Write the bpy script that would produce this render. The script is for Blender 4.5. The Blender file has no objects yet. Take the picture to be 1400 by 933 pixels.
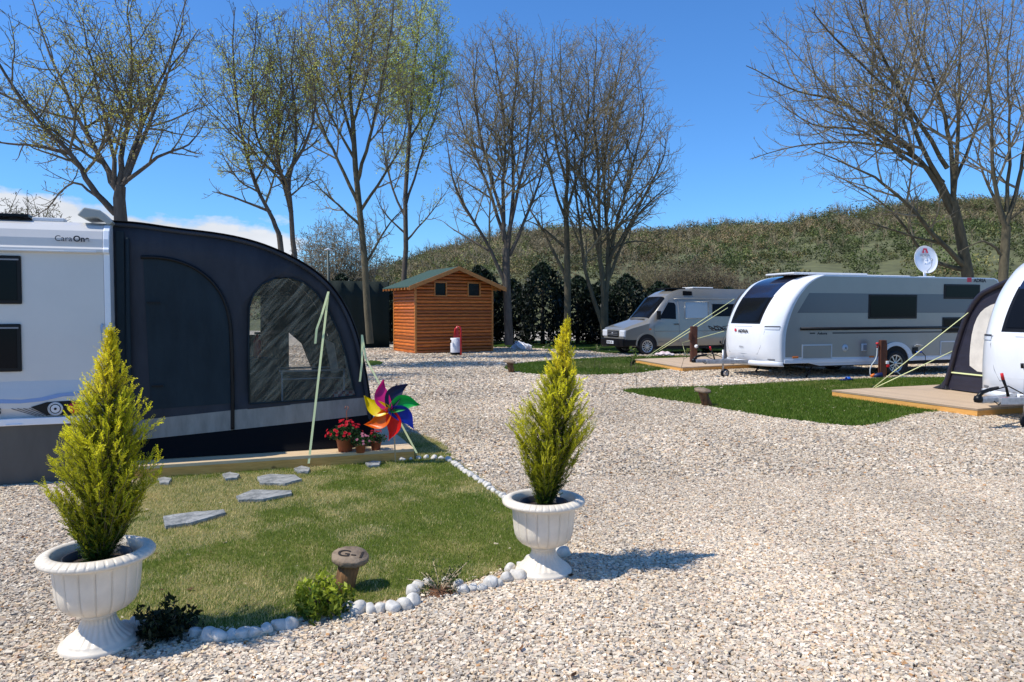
import bpy, bmesh, math, random
import numpy as np
from mathutils import Vector, Matrix, geometry
R = math.radians
random.seed(7)
scene = bpy.context.scene
COL = scene.collection

# ------------------------------------------------------------------ camera
CAMH = 1.7; F = 1011.0; PITCH = math.atan(40.5 / F)
cam_d = bpy.data.cameras.new('camera'); cam = bpy.data.objects.new('camera', cam_d); COL.objects.link(cam)
cam.location = (0, 0, CAMH); cam.rotation_euler = (math.pi / 2 - PITCH, 0, 0)
cam_d.sensor_width = 36; cam_d.lens = 36 * F / 1400; cam_d.clip_end = 3000; cam_d.clip_start = 0.05
scene.camera = cam
def ray(px, py):
    x = (px - 700) / F; u = (466.5 - py) / F
    c, s = math.cos(PITCH), math.sin(PITCH)
    return Vector((x, c + u * s, -s + u * c))
def G(px, py, z=0.0):
    d = ray(px, py); t = (z - CAMH) / d.z
    return Vector((d.x * t, d.y * t, z))
def P(px, py, Y):
    d = ray(px, py); t = Y / d.y
    return Vector((d.x * t, Y, CAMH + d.z * t))
def V(px, py, A, ang):
    """(t, z) on the vertical plane through A running at angle ang"""
    d = ray(px, py); n = Vector((-math.sin(ang), math.cos(ang), 0))
    t = (n.x * A[0] + n.y * A[1]) / (n.x * d.x + n.y * d.y)
    p = d * t
    return ((p.x - A[0]) * math.cos(ang) + (p.y - A[1]) * math.sin(ang), CAMH + p.z)

# ------------------------------------------------------------------ mesh helpers
class MB:
    def __init__(s): s.v = []; s.f = []; s.sm = []
    def add(s, vs, fs, smooth=False):
        o = len(s.v); s.v.extend([tuple(v) for v in vs])
        for f in fs: s.f.append(tuple(i + o for i in f)); s.sm.append(smooth)
        return s
    def box(s, x0, x1, y0, y1, z0, z1, M=None):
        vs = [Vector((x, y, z)) for z in (z0, z1) for y in (y0, y1) for x in (x0, x1)]
        if M is not None: vs = [M @ v for v in vs]
        return s.add(vs, [(0, 2, 3, 1), (4, 5, 7, 6), (0, 1, 5, 4), (2, 6, 7, 3), (0, 4, 6, 2), (1, 3, 7, 5)])
    def tube(s, path, r, n=6, cap=True, smooth=True):
        path = [Vector(p) for p in path]; m = len(path)
        rs = r if isinstance(r, (list, tuple)) else [r] * m
        vs = []; ref = None
        for i, p in enumerate(path):
            t = (path[min(i + 1, m - 1)] - path[max(i - 1, 0)])
            if t.length < 1e-9: t = Vector((0, 0, 1))
            t.normalize()
            if ref is None: ref = Vector((0, 0, 1)) if abs(t.z) < .9 else Vector((1, 0, 0))
            a = t.cross(ref)
            if a.length < 1e-6: a = t.cross(Vector((0, 1, 0)))
            a.normalize(); b = t.cross(a); ref = (a.cross(t)).normalized() if False else ref
            for k in range(n):
                an = 2 * math.pi * k / n
                vs.append(p + (a * math.cos(an) + b * math.sin(an)) * rs[i])
        fs = []
        for i in range(m - 1):
            for k in range(n):
                k2 = (k + 1) % n
                fs.append((i * n + k, (i + 1) * n + k, (i + 1) * n + k2, i * n + k2))
        s.add(vs, fs, smooth)
        if cap:
            o = len(s.v) - len(vs)
            s.f.append(tuple(o + k for k in range(n))); s.sm.append(False)
            s.f.append(tuple(o + (m - 1) * n + k for k in reversed(range(n)))); s.sm.append(False)
        return s
    def lathe(s, prof, n=24, M=None, rad=None, smooth=True, caps=False):
        """prof [(r,z)], rad(i,angle)->multiplier"""
        vs = []
        for i, (r, z) in enumerate(prof):
            for k in range(n):
                a = 2 * math.pi * k / n; q = r * (rad(i, a) if rad else 1)
                vs.append(Vector((q * math.cos(a), q * math.sin(a), z)))
        if M is not None: vs = [M @ v for v in vs]
        fs = []
        for i in range(len(prof) - 1):
            for k in range(n):
                k2 = (k + 1) % n
                fs.append((i * n + k, i * n + k2, (i + 1) * n + k2, (i + 1) * n + k))
        s.add(vs, fs, smooth)
        if caps:
            o = len(s.v) - len(vs); m = len(prof)
            s.f.append(tuple(o + k for k in reversed(range(n)))); s.sm.append(False)
            s.f.append(tuple(o + (m - 1) * n + k for k in range(n))); s.sm.append(False)
        return s
    def prism(s, poly, a0, a1, axis='y', smooth=False):
        """poly of 2-D points: axis y -> (x,z), axis x -> (y,z), axis z -> (x,y)"""
        def mk(p, a):
            if axis == 'y': return (p[0], a, p[1])
            if axis == 'x': return (a, p[0], p[1])
            return (p[0], p[1], a)
        n = len(poly); vs = [mk(p, a0) for p in poly] + [mk(p, a1) for p in poly]
        s.add(vs, [(i, (i + 1) % n, n + (i + 1) % n, n + i) for i in range(n)], smooth)
        tris = geometry.tessellate_polygon([[Vector((p[0], p[1], 0)) for p in poly]])
        o = len(s.v) - 2 * n
        for t in tris:
            s.f.append(tuple(o + i for i in t)); s.sm.append(False)
            s.f.append(tuple(o + n + i for i in reversed(t))); s.sm.append(False)
        return s
    def sheet(s, loops, fn):
        """flat filled polygon (outer, holes) mapped by fn(a,b)->xyz"""
        flat = [p for l in loops for p in l]
        tris = geometry.tessellate_polygon([[Vector((p[0], p[1], 0)) for p in l] for l in loops])
        return s.add([fn(*p) for p in flat], tris)
    def grid(s, fn, nu, nv, smooth=True):
        vs = [fn(i / nu, j / nv) for i in range(nu + 1) for j in range(nv + 1)]
        w = nv + 1
        return s.add(vs, [(i * w + j, (i + 1) * w + j, (i + 1) * w + j + 1, i * w + j + 1) for i in range(nu) for j in range(nv)], smooth)
    def build(s, name, m, parent=None, bevel=0, recalc=True, solid=0):
        me = bpy.data.meshes.new(name); me.from_pydata(s.v, [], s.f)
        me.polygons.foreach_set('use_smooth', s.sm)
        if recalc:
            bm = bmesh.new(); bm.from_mesh(me); bmesh.ops.recalc_face_normals(bm, faces=bm.faces); bm.to_mesh(me); bm.free()
        me.materials.append(m); me.update()
        o = bpy.data.objects.new(name, me); COL.objects.link(o)
        if parent: o.parent = parent
        if solid:
            md = o.modifiers.new('solid', 'SOLIDIFY'); md.thickness = solid; md.offset = 0
        if bevel:
            md = o.modifiers.new('bevel', 'BEVEL'); md.width = bevel; md.segments = 2; md.limit_method = 'ANGLE'; md.angle_limit = R(40)
        return o

def npmesh(name, verts, faces, m, parent=None, col=None, smooth=False):
    verts = np.asarray(verts, dtype=np.float32); faces = np.asarray(faces, dtype=np.int32)
    k = faces.shape[1]; me = bpy.data.meshes.new(name)
    me.vertices.add(len(verts)); me.vertices.foreach_set('co', verts.ravel())
    me.loops.add(faces.size); me.loops.foreach_set('vertex_index', faces.ravel())
    me.polygons.add(len(faces)); me.polygons.foreach_set('loop_start', np.arange(0, faces.size, k, dtype=np.int32))
    me.polygons.foreach_set('use_smooth', np.full(len(faces), smooth))
    if col is not None:
        at = me.attributes.new('Col', 'FLOAT_COLOR', 'POINT')
        c = np.ones((len(verts), 4), dtype=np.float32); c[:, :3] = col
        at.data.foreach_set('color', c.ravel())
    me.update(calc_edges=True); me.validate()
    me.materials.append(m)
    o = bpy.data.objects.new(name, me); COL.objects.link(o)
    if parent: o.parent = parent
    return o

def tag(o, label=None, cat=None, group=None, kind=None):
    if label: o['label'] = label
    if cat: o['category'] = cat
    if group: o['group'] = group
    if kind: o['kind'] = kind
    return o
def thing(name, label, cat, loc=(0, 0, 0), rz=0, group=None):
    o = bpy.data.objects.new(name, None); COL.objects.link(o); o.empty_display_size = .1
    o.location = loc; o.rotation_euler = (0, 0, rz)
    return tag(o, label, cat, group)
def copy_tree(o, parent=None):
    c = o.copy(); COL.objects.link(c); c.parent = parent
    for ch in [x for x in bpy.data.objects if x.parent == o]: copy_tree(ch, c)
    return c
def text(s, size, m, parent, loc, rot, bold=0.0, name='lettering', sx=1.0):
    cu = bpy.data.curves.new('lettering', 'FONT'); cu.body = s; cu.size = size; cu.extrude = .0015; cu.offset = bold
    t = bpy.data.objects.new('t', cu); COL.objects.link(t)
    dg = bpy.context.evaluated_depsgraph_get(); me = bpy.data.meshes.new_from_object(t.evaluated_get(dg))
    bpy.data.objects.remove(t); bpy.data.curves.remove(cu)
    me.materials.clear(); me.materials.append(m)
    o = bpy.data.objects.new(name, me); COL.objects.link(o); o.parent = parent; o.location = loc; o.rotation_euler = rot; o.scale = (sx, 1, 1)
    return o

# ------------------------------------------------------------------ materials
MATS = {}
def mat(name, col=(.5, .5, .5), rough=.5, metal=0, var=0.0, scale=8, bump=0.0, bscale=40, col2=None, coat=0, spec=.5,
        stretch=None, trans=0, emit=None, attr=False, sub=0, detail=6):
    m = bpy.data.materials.new(name); m.use_nodes = True; nt = m.node_tree; N = nt.nodes; L = nt.links
    b = N['Principled BSDF']
    b.inputs['Roughness'].default_value = rough; b.inputs['Metallic'].default_value = metal
    b.inputs['Coat Weight'].default_value = coat; b.inputs['Specular IOR Level'].default_value = spec
    b.inputs['Transmission Weight'].default_value = trans
    tc = N.new('ShaderNodeTexCoord'); mp = N.new('ShaderNodeMapping'); L.new(tc.outputs['Object'], mp.inputs[0])
    if stretch: mp.inputs['Scale'].default_value = stretch
    b.inputs['Base Color'].default_value = (*col, 1)
    if attr:
        a = N.new('ShaderNodeAttribute'); a.attribute_name = 'Col'; L.new(a.outputs['Color'], b.inputs['Base Color'])
    elif var or col2:
        n = N.new('ShaderNodeTexNoise'); n.inputs['Scale'].default_value = scale; n.inputs['Detail'].default_value = detail; n.inputs['Roughness'].default_value = .65
        L.new(mp.outputs[0], n.inputs['Vector'])
        rp = N.new('ShaderNodeValToRGB'); L.new(n.outputs[0], rp.inputs[0])
        c2 = col2 or tuple(min(1, c * (1 + var)) for c in col); c1 = col if col2 else tuple(c * (1 - var) for c in col)
        rp.color_ramp.elements[0].position = .33; rp.color_ramp.elements[0].color = (*c1, 1)
        rp.color_ramp.elements[1].position = .67; rp.color_ramp.elements[1].color = (*c2, 1)
        L.new(rp.outputs[0], b.inputs['Base Color'])
    if bump:
        n2 = N.new('ShaderNodeTexNoise'); n2.inputs['Scale'].default_value = bscale; n2.inputs['Detail'].default_value = 5
        L.new(mp.outputs[0], n2.inputs['Vector'])
        bp = N.new('ShaderNodeBump'); bp.inputs['Strength'].default_value = bump; bp.inputs['Distance'].default_value = .02
        L.new(n2.outputs[0], bp.inputs['Height']); L.new(bp.outputs[0], b.inputs['Normal'])
    if sub: b.inputs['Subsurface Weight'].default_value = sub
    if emit: b.inputs['Emission Color'].default_value = (*emit, 1); b.inputs['Emission Strength'].default_value = 1
    MATS[name] = m
    return m
def leafmat(name, k=.35):
    """thin leaves: diffuse plus translucent, colour from the Col attribute"""
    m = bpy.data.materials.new(name); m.use_nodes = True; nt = m.node_tree; N = nt.nodes; L = nt.links
    b = N['Principled BSDF']; b.inputs['Roughness'].default_value = .55; b.inputs['Specular IOR Level'].default_value = .3
    a = N.new('ShaderNodeAttribute'); a.attribute_name = 'Col'; L.new(a.outputs['Color'], b.inputs['Base Color'])
    t = N.new('ShaderNodeBsdfTranslucent'); L.new(a.outputs['Color'], t.inputs['Color'])
    mx = N.new('ShaderNodeMixShader'); mx.inputs[0].default_value = k
    L.new(b.outputs[0], mx.inputs[1]); L.new(t.outputs[0], mx.inputs[2]); L.new(mx.outputs[0], N['Material Output'].inputs[0])
    return m
M_pot = mat('pot_plastic', (.73, .65, .53), .42, bump=.05, bscale=25, var=.10, scale=6)
M_inner = mat('black_plastic', (.018, .018, .02), .5)
M_soil = mat('soil', (.035, .022, .014), .95, var=.5, scale=60, bump=.8, bscale=90)
M_white = mat('gelcoat_white', (.80, .81, .83), .22, coat=.4, var=.03, scale=2)
M_capw = mat('caravan_white', (.74, .77, .81), .3, coat=.3, var=.04, scale=1.5)
M_side = mat('caravan_side_grey', (.34, .32, .285), .32, metal=.15, coat=.25, var=.05, scale=1.2)
M_band = mat('caravan_band_grey', (.115, .12, .14), .3, metal=.3, coat=.3)
M_trimw = mat('trim_white', (.62, .64, .66), .4)
M_black = mat('black_trim', (.006, .006, .007), .4, spec=.25)
M_glass = mat('dark_glass', (.006, .007, .009), .1, spec=.12)
M_bluegl = mat('blue_dark_glass', (.012, .018, .045), .12, spec=.6, coat=.4)
M_rubber = mat('rubber', (.015, .015, .016), .8, bump=.3, bscale=80)
M_alloy = mat('alloy', (.55, .56, .58), .3, metal=.8)
M_galv = mat('galvanised_steel', (.42, .43, .45), .42, metal=.6, var=.25, scale=14)
M_chass = mat('dark_chassis', (.01, .01, .011), .85)
M_amber = mat('amber_lens', (.75, .18, .02), .25)
M_red = mat('red_plastic', (.6, .015, .02), .3)
M_lampw = mat('clear_lens', (.65, .67, .7), .12, spec=.7)
M_skirt = mat('skirt_panel', (.085, .078, .068), .55, var=.15, scale=3, stretch=(1, 1, .3))
M_silver = mat('silver_paint', (.29, .28, .25), .28, metal=.35, coat=.5, var=.04, scale=2)
M_navy = mat('awning_fabric', (.040, .043, .052), .7, spec=.12, var=.2, scale=3, bump=.55, bscale=2.6, stretch=(1.2, 1, .35))
M_navy2 = mat('awning_door_fabric', (.021, .032, .040), .7, spec=.12, var=.22, scale=2, bump=.6, bscale=2.5, stretch=(1.6, 1, .5))
M_navyp = mat('awning_fabric_purple', (.020, .019, .034), .5, var=.2, scale=3, bump=.5, bscale=5, stretch=(.5, .5, 2))
M_greyf = mat('awning_grey_fabric', (.27, .26, .235), .8, spec=.1, var=.18, scale=5, bump=.2, bscale=4, stretch=(2, 1, .5))
M_lightf = mat('awning_light_fabric', (.66, .62, .55), .8, var=.12, scale=4, bump=.4, bscale=4)
M_mud = mat('mud_wall_fabric', (.009, .009, .010), .9, spec=.05, bump=.3, bscale=3)
M_strap = mat('neon_strap', (.76, .80, .42), .7, spec=.1)
M_stone = mat('white_stone', (.62, .585, .52), .8, var=.30, scale=9, bump=.35, bscale=25)
M_slate = mat('slate', (.12, .13, .13), .6, col2=(.40, .40, .38), scale=14, bump=.6, bscale=30)
M_terra = mat('terracotta', (.30, .085, .04), .6, var=.15, scale=8)
M_barkd = mat('bark_dark', (.055, .043, .033), .9, col2=(.13, .108, .085), scale=9, bump=.8, bscale=25, stretch=(1, 1, .25))
M_barkp = mat('bark_pale', (.12, .105, .085), .9, col2=(.27, .24, .20), scale=6, bump=.8, bscale=20, stretch=(1, 1, .3))
M_barko = mat('bark_olive', (.06, .05, .028), .9, col2=(.14, .115, .065), scale=6, bump=.8, bscale=20, stretch=(1, 1, .3))
M_twig = mat('twig', (.13, .105, .06), .85, var=.3, scale=1.5)
M_twigp = mat('twig_pale', (.20, .165, .095), .85, var=.3, scale=1.5)
M_twigg = mat('twig_grey_violet', (.21, .175, .115), .85, var=.3, scale=1.5)
M_leaf = leafmat('leaves', .35)
M_dleaf = leafmat('dense_leaves', .15)
M_mattc = mat('attribute_colour', rough=.85, attr=True)
M_peb = mat('pebbles', rough=.8, attr=True)
M_log = mat('stump_bark', (.05, .025, .012), .9, col2=(.32, .16, .06), scale=14, bump=1, bscale=30, stretch=(1, 1, .2))
M_logtop = mat('stump_face', (.14, .095, .06), .85, col2=(.32, .24, .16), scale=10, bump=.5, bscale=30)
M_carve = mat('burnt_carving', (.02, .014, .01), .9)
M_postw = mat('post_wood', (.05, .016, .009), .65, col2=(.12, .04, .018), scale=10, stretch=(1, 1, .15), bump=.4)
M_bag = mat('white_bag', (.75, .75, .77), .5, bump=.6, bscale=12)
M_green = mat('green_mesh', (.004, .014, .011), .8, bump=.3, bscale=60)
M_gpole = mat('green_pole', (.01, .03, .025), .5)
M_hose = mat('grey_hose', (.42, .46, .48), .5)
M_blue = mat('blue_plastic', (.02, .12, .55), .4)
M_navyplug = mat('navy_plastic', (.012, .02, .09), .45)
M_logo = mat('red_print', (.65, .03, .06), .5)
M_print = mat('black_print', (.02, .02, .025), .5)
M_gprint = mat('grey_print', (.22, .23, .25), .5)

def wood_mat(name, c1, c2, axis_stretch, plank=0, plank_axis=0, gap=.02, rough=.6, dark=.25, tone=.25, knots=True):
    m = bpy.data.materials.new(name); m.use_nodes = True; nt = m.node_tree; N = nt.nodes; L = nt.links
    b = N['Principled BSDF']; b.inputs['Roughness'].default_value = rough
    tc = N.new('ShaderNodeTexCoord'); mp = N.new('ShaderNodeMapping'); L.new(tc.outputs['Object'], mp.inputs[0]); mp.inputs['Scale'].default_value = axis_stretch
    n = N.new('ShaderNodeTexNoise'); n.inputs['Scale'].default_value = 3; n.inputs['Detail'].default_value = 8; n.inputs['Roughness'].default_value = .7; n.inputs['Distortion'].default_value = .6
    rp = N.new('ShaderNodeValToRGB'); rp.color_ramp.elements[0].position = .35; rp.color_ramp.elements[1].position = .65
    rp.color_ramp.elements[0].color = (*c1, 1); rp.color_ramp.elements[1].color = (*c2, 1)
    L.new(mp.outputs[0], n.inputs['Vector']); L.new(n.outputs[0], rp.inputs[0]); last = rp.outputs[0]
    if plank:
        sp = N.new('ShaderNodeSeparateXYZ'); L.new(tc.outputs['Object'], sp.inputs[0])
        d = N.new('ShaderNodeMath'); d.operation = 'DIVIDE'; L.new(sp.outputs[plank_axis], d.inputs[0]); d.inputs[1].default_value = plank
        fl = N.new('ShaderNodeMath'); fl.operation = 'FLOOR'; L.new(d.outputs[0], fl.inputs[0])
        wn = N.new('ShaderNodeTexWhiteNoise'); wn.noise_dimensions = '1D'; L.new(fl.outputs[0], wn.inputs['W'])
        mr = N.new('ShaderNodeMapRange'); mr.inputs['To Min'].default_value = 1 - tone; mr.inputs['To Max'].default_value = 1 + tone * .6; L.new(wn.outputs['Value'], mr.inputs[0])
        fr = N.new('ShaderNodeMath'); fr.operation = 'FRACT'; L.new(d.outputs[0], fr.inputs[0])
        gp = N.new('ShaderNodeMath'); gp.operation = 'LESS_THAN'; L.new(fr.outputs[0], gp.inputs[0]); gp.inputs[1].default_value = gap
        g2 = N.new('ShaderNodeMapRange'); g2.inputs['To Min'].default_value = 1; g2.inputs['To Max'].default_value = dark; L.new(gp.outputs[0], g2.inputs[0])
        mu = N.new('ShaderNodeMath'); mu.operation = 'MULTIPLY'; L.new(mr.outputs[0], mu.inputs[0]); L.new(g2.outputs[0], mu.inputs[1])
        mx = N.new('ShaderNodeVectorMath'); mx.operation = 'SCALE'; L.new(last, mx.inputs[0]); L.new(mu.outputs[0], mx.inputs['Scale']); last = mx.outputs[0]
    if knots:
        vo = N.new('ShaderNodeTexVoronoi'); vo.inputs['Scale'].default_value = 2.2; L.new(tc.outputs['Object'], vo.inputs['Vector'])
        kr = N.new('ShaderNodeMapRange'); kr.inputs['From Min'].default_value = .03; kr.inputs['From Max'].default_value = .07; kr.inputs['To Min'].default_value = .35; L.new(vo.outputs['Distance'], kr.inputs[0])
        m2 = N.new('ShaderNodeVectorMath'); m2.operation = 'SCALE'; L.new(last, m2.inputs[0]); L.new(kr.outputs[0], m2.inputs['Scale']); last = m2.outputs[0]
    L.new(last, b.inputs['Base Color'])
    bp = N.new('ShaderNodeBump'); bp.inputs['Strength'].default_value = .3; bp.inputs['Distance'].default_value = .005; L.new(n.outputs[0], bp.inputs['Height']); L.new(bp.outputs[0], b.inputs['Normal'])
    return m
M_deck = wood_mat('deck_boards', (.64, .46, .26), (.78, .60, .38), (1.2, 14, 14), plank=.14, plank_axis=1, gap=.03, dark=.5, tone=.10)
M_deckb = wood_mat('deck_boards_tan', (.50, .36, .23), (.60, .45, .30), (1.2, 14, 14), plank=.14, plank_axis=1, gap=.03, dark=.6, tone=.08, knots=False)
M_fascia = wood_mat('deck_fascia', (.62, .28, .06), (.84, .45, .12), (1.5, 1.5, 22))
M_shed = wood_mat('shed_logs', (.30, .052, .005), (.74, .21, .028), (1.0, 1.0, 14), plank=.135, plank_axis=2, gap=.17, dark=.22, tone=.38, rough=.4)
M_shedt = wood_mat('shed_trim', (.40, .13, .02), (.60, .24, .05), (1.0, 1.0, 10), rough=.5)
M_shing = mat('green_shingles', (.012, .04, .028), .8, col2=(.035, .08, .055), scale=9, bump=.5, bscale=12, stretch=(1, 3, 1))
M_stick = mat('pale_stick', (.55, .42, .27), .6, var=.1, scale=30, stretch=(1, 1, .1))

def pvc():
    m = bpy.data.materials.new('clear_pvc'); m.use_nodes = True; nt = m.node_tree; N = nt.nodes; L = nt.links
    out = N['Material Output']; b = N['Principled BSDF']; b.inputs['Roughness'].default_value = .25; b.inputs['Base Color'].default_value = (.38, .35, .25, 1)
    tr = N.new('ShaderNodeBsdfTransparent'); tr.inputs[0].default_value = (.85, .85, .85, 1)
    tc = N.new('ShaderNodeTexCoord'); mp = N.new('ShaderNodeMapping'); mp.inputs['Rotation'].default_value = (0, R(48), 0)
    mp2 = N.new('ShaderNodeMapping'); mp2.inputs['Scale'].default_value = (1.3, 1, 15)
    L.new(tc.outputs['Object'], mp.inputs[0]); L.new(mp.outputs[0], mp2.inputs[0])
    n = N.new('ShaderNodeTexNoise'); n.inputs['Scale'].default_value = 1.6; n.inputs['Detail'].default_value = 7; n.inputs['Roughness'].default_value = .72; L.new(mp2.outputs[0], n.inputs['Vector'])
    r = N.new('ShaderNodeMapRange'); r.inputs['From Min'].default_value = .44; r.inputs['From Max'].default_value = .74; r.inputs['To Min'].default_value = .10; r.inputs['To Max'].default_value = .62
    L.new(n.outputs[0], r.inputs[0])
    mx = N.new('ShaderNodeMixShader'); L.new(r.outputs[0], mx.inputs[0]); L.new(tr.outputs[0], mx.inputs[1]); L.new(b.outputs[0], mx.inputs[2]); L.new(mx.outputs[0], out.inputs[0])
    bp = N.new('ShaderNodeBump'); bp.inputs['Strength'].default_value = .5; bp.inputs['Distance'].default_value = .02; L.new(n.outputs[0], bp.inputs['Height']); L.new(bp.outputs[0], b.inputs['Normal'])
    return m
M_pvc = pvc()

def gravel_mat():
    m = bpy.data.materials.new('gravel_ground'); m.use_nodes = True; nt = m.node_tree; N = nt.nodes; L = nt.links
    b = N['Principled BSDF']; b.inputs['Roughness'].default_value = .9; b.inputs['Specular IOR Level'].default_value = .2
    tc = N.new('ShaderNodeTexCoord')
    v = N.new('ShaderNodeTexVoronoi'); v.inputs['Scale'].default_value = 38; L.new(tc.outputs['Object'], v.inputs['Vector'])
    ve = N.new('ShaderNodeTexVoronoi'); ve.feature = 'DISTANCE_TO_EDGE'; ve.inputs['Scale'].default_value = 38; L.new(tc.outputs['Object'], ve.inputs['Vector'])
    sp = N.new('ShaderNodeSeparateColor'); L.new(v.outputs['Color'], sp.inputs[0])
    rp = N.new('ShaderNodeValToRGB'); L.new(sp.outputs[0], rp.inputs[0]); e = rp.color_ramp; e.elements[0].position = 0; e.elements[0].color = (.30, .265, .215, 1); e.elements[1].position = 1; e.elements[1].color = (.66, .60, .49, 1)
    for p, c in ((.2, (.44, .395, .325)), (.45, (.54, .48, .385)), (.6, (.53, .42, .30)), (.64, (.54, .48, .39)), (.8, (.60, .54, .44))):
        q = e.elements.new(p); q.color = (*c, 1)
    er = N.new('ShaderNodeMapRange'); er.inputs['From Max'].default_value = .12; er.inputs['To Min'].default_value = .6; L.new(ve.outputs['Distance'], er.inputs[0])
    n = N.new('ShaderNodeTexNoise'); n.inputs['Scale'].default_value = .5; n.inputs['Detail'].default_value = 8; L.new(tc.outputs['Object'], n.inputs['Vector'])
    nr = N.new('ShaderNodeMapRange'); nr.inputs['From Min'].default_value = .3; nr.inputs['From Max'].default_value = .7; nr.inputs['To Min'].default_value = .8; nr.inputs['To Max'].default_value = 1.08; L.new(n.outputs[0], nr.inputs[0])
    mu = N.new('ShaderNodeMath'); mu.operation = 'MULTIPLY'; L.new(er.outputs[0], mu.inputs[0]); L.new(nr.outputs[0], mu.inputs[1])
    sc = N.new('ShaderNodeVectorMath'); sc.operation = 'SCALE'; L.new(rp.outputs[0], sc.inputs[0]); L.new(mu.outputs[0], sc.inputs['Scale']); L.new(sc.outputs[0], b.inputs['Base Color'])
    bp = N.new('ShaderNodeBump'); bp.inputs['Strength'].default_value = .9; bp.inputs['Distance'].default_value = .012; L.new(ve.outputs['Distance'], bp.inputs['Height']); L.new(bp.outputs[0], b.inputs['Normal'])
    return m
M_gravel = gravel_mat()
def turf_mat(name, c1, c2, c3):
    m = bpy.data.materials.new(name); m.use_nodes = True; nt = m.node_tree; N = nt.nodes; L = nt.links
    b = N['Principled BSDF']; b.inputs['Roughness'].default_value = .95; b.inputs['Specular IOR Level'].default_value = .1
    tc = N.new('ShaderNodeTexCoord')
    n = N.new('ShaderNodeTexNoise'); n.inputs['Scale'].default_value = 1.3; n.inputs['Detail'].default_value = 9; n.inputs['Roughness'].default_value = .75; L.new(tc.outputs['Object'], n.inputs['Vector'])
    n2 = N.new('ShaderNodeTexNoise'); n2.inputs['Scale'].default_value = 60; n2.inputs['Detail'].default_value = 4; L.new(tc.outputs['Object'], n2.inputs['Vector'])
    ad = N.new('ShaderNodeMath'); ad.operation = 'MULTIPLY_ADD'; L.new(n2.outputs[0], ad.inputs[0]); ad.inputs[1].default_value = .3; L.new(n.outputs[0], ad.inputs[2])
    rp = N.new('ShaderNodeValToRGB'); L.new(ad.outputs[0], rp.inputs[0]); e = rp.color_ramp
    e.elements[0].position = .5; e.elements[0].color = (*c1, 1); e.elements[1].position = .82; e.elements[1].color = (*c3, 1); q = e.elements.new(.66); q.color = (*c2, 1)
    L.new(rp.outputs[0], b.inputs['Base Color'])
    bp = N.new('ShaderNodeBump'); bp.inputs['Strength'].default_value = .8; bp.inputs['Distance'].default_value = .02; L.new(n2.outputs[0], bp.inputs['Height']); L.new(bp.outputs[0], b.inputs['Normal'])
    return m
M_turf = turf_mat('turf_front', (.05, .085, .012), (.12, .14, .035), (.30, .25, .10))
M_turf2 = turf_mat('turf_back', (.018, .045, .004), (.035, .07, .008), (.075, .09, .02))

# ------------------------------------------------------------------ light and sky
SUN_EL = R(56); SHADOW_AZ = R(17)      # the shadows run towards this heading (from +X)
sd = Vector((math.cos(SUN_EL) * math.cos(SHADOW_AZ), math.cos(SUN_EL) * math.sin(SHADOW_AZ), -math.sin(SUN_EL)))
sl = bpy.data.lights.new('sun', 'SUN'); so = bpy.data.objects.new('sun', sl); COL.objects.link(so)
sl.energy = 5.0; sl.angle = R(.53); sl.color = (1, .945, .85)
so.rotation_euler = sd.to_track_quat('-Z', 'Y').to_euler(); so.location = (-20, 0, 30)
w = bpy.data.worlds.new('World'); scene.world = w; w.use_nodes = True; nt = w.node_tree; N = nt.nodes; L = nt.links
bg = N['Background']; sky = N.new('ShaderNodeTexSky'); sky.sky_type = 'NISHITA'; sky.sun_disc = False
sky.sun_elevation = SUN_EL; sky.sun_rotation = math.atan2(-sd.x, -sd.y)   # heading of the sun, from +Y towards +X
sky.air_density = 1.0; sky.dust_density = .25; sky.ozone_density = 3.0
tint = N.new('ShaderNodeMixRGB'); tint.blend_type = 'MULTIPLY'; tint.inputs[0].default_value = 1; tint.inputs[2].default_value = (.52, .95, 1.42, 1)
L.new(sky.outputs[0], tint.inputs[1])
tc = N.new('ShaderNodeTexCoord'); sep = N.new('ShaderNodeSeparateXYZ'); L.new(tc.outputs['Generated'], sep.inputs[0])
mp = N.new('ShaderNodeMapping'); mp.inputs['Scale'].default_value = (1, 1, 2.2); L.new(tc.outputs['Generated'], mp.inputs[0])
cn = N.new('ShaderNodeTexNoise'); cn.inputs['Scale'].default_value = 5.5; cn.inputs['Detail'].default_value = 9; cn.inputs['Roughness'].default_value = .55; L.new(mp.outputs[0], cn.inputs['Vector'])
# clouds sit low in the sky and to the left of the view
def mrange(src, a, b, c, d):
    q = N.new('ShaderNodeMapRange'); q.inputs['From Min'].default_value = a; q.inputs['From Max'].default_value = b; q.inputs['To Min'].default_value = c; q.inputs['To Max'].default_value = d
    L.new(src, q.inputs[0]); return q.outputs[0]
def madd(a, b, op='ADD'):
    q = N.new('ShaderNodeMath'); q.operation = op
    for i, s in enumerate((a, b)):
        if isinstance(s, (int, float)): q.inputs[i].default_value = s
        else: L.new(s, q.inputs[i])
    return q.outputs[0]
low = mrange(sep.outputs[2], .09, .21, .36, -.30)
left = mrange(sep.outputs[0], -.45, -.10, 0, -.5)
cv = madd(madd(cn.outputs[0], low), left)
cl = mrange(cv, .60, .68, 0, .95)
shade = mrange(cn.outputs[0], .35, .65, .75, 1.0)
cc = N.new('ShaderNodeMixRGB'); cc.inputs[0].default_value = 1; cc.blend_type = 'MULTIPLY'; cc.inputs[1].default_value = (6.8, 7.0, 7.4, 1); L.new(shade, cc.inputs[2])
mix = N.new('ShaderNodeMixRGB'); L.new(cl, mix.inputs[0]); L.new(tint.outputs[0], mix.inputs[1]); L.new(cc.outputs[0], mix.inputs[2]); L.new(mix.outputs[0], bg.inputs[0])
bg.inputs[1].default_value = .13
scene.view_settings.view_transform = 'Standard'; scene.view_settings.look = 'None'; scene.view_settings.exposure = 0
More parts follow.
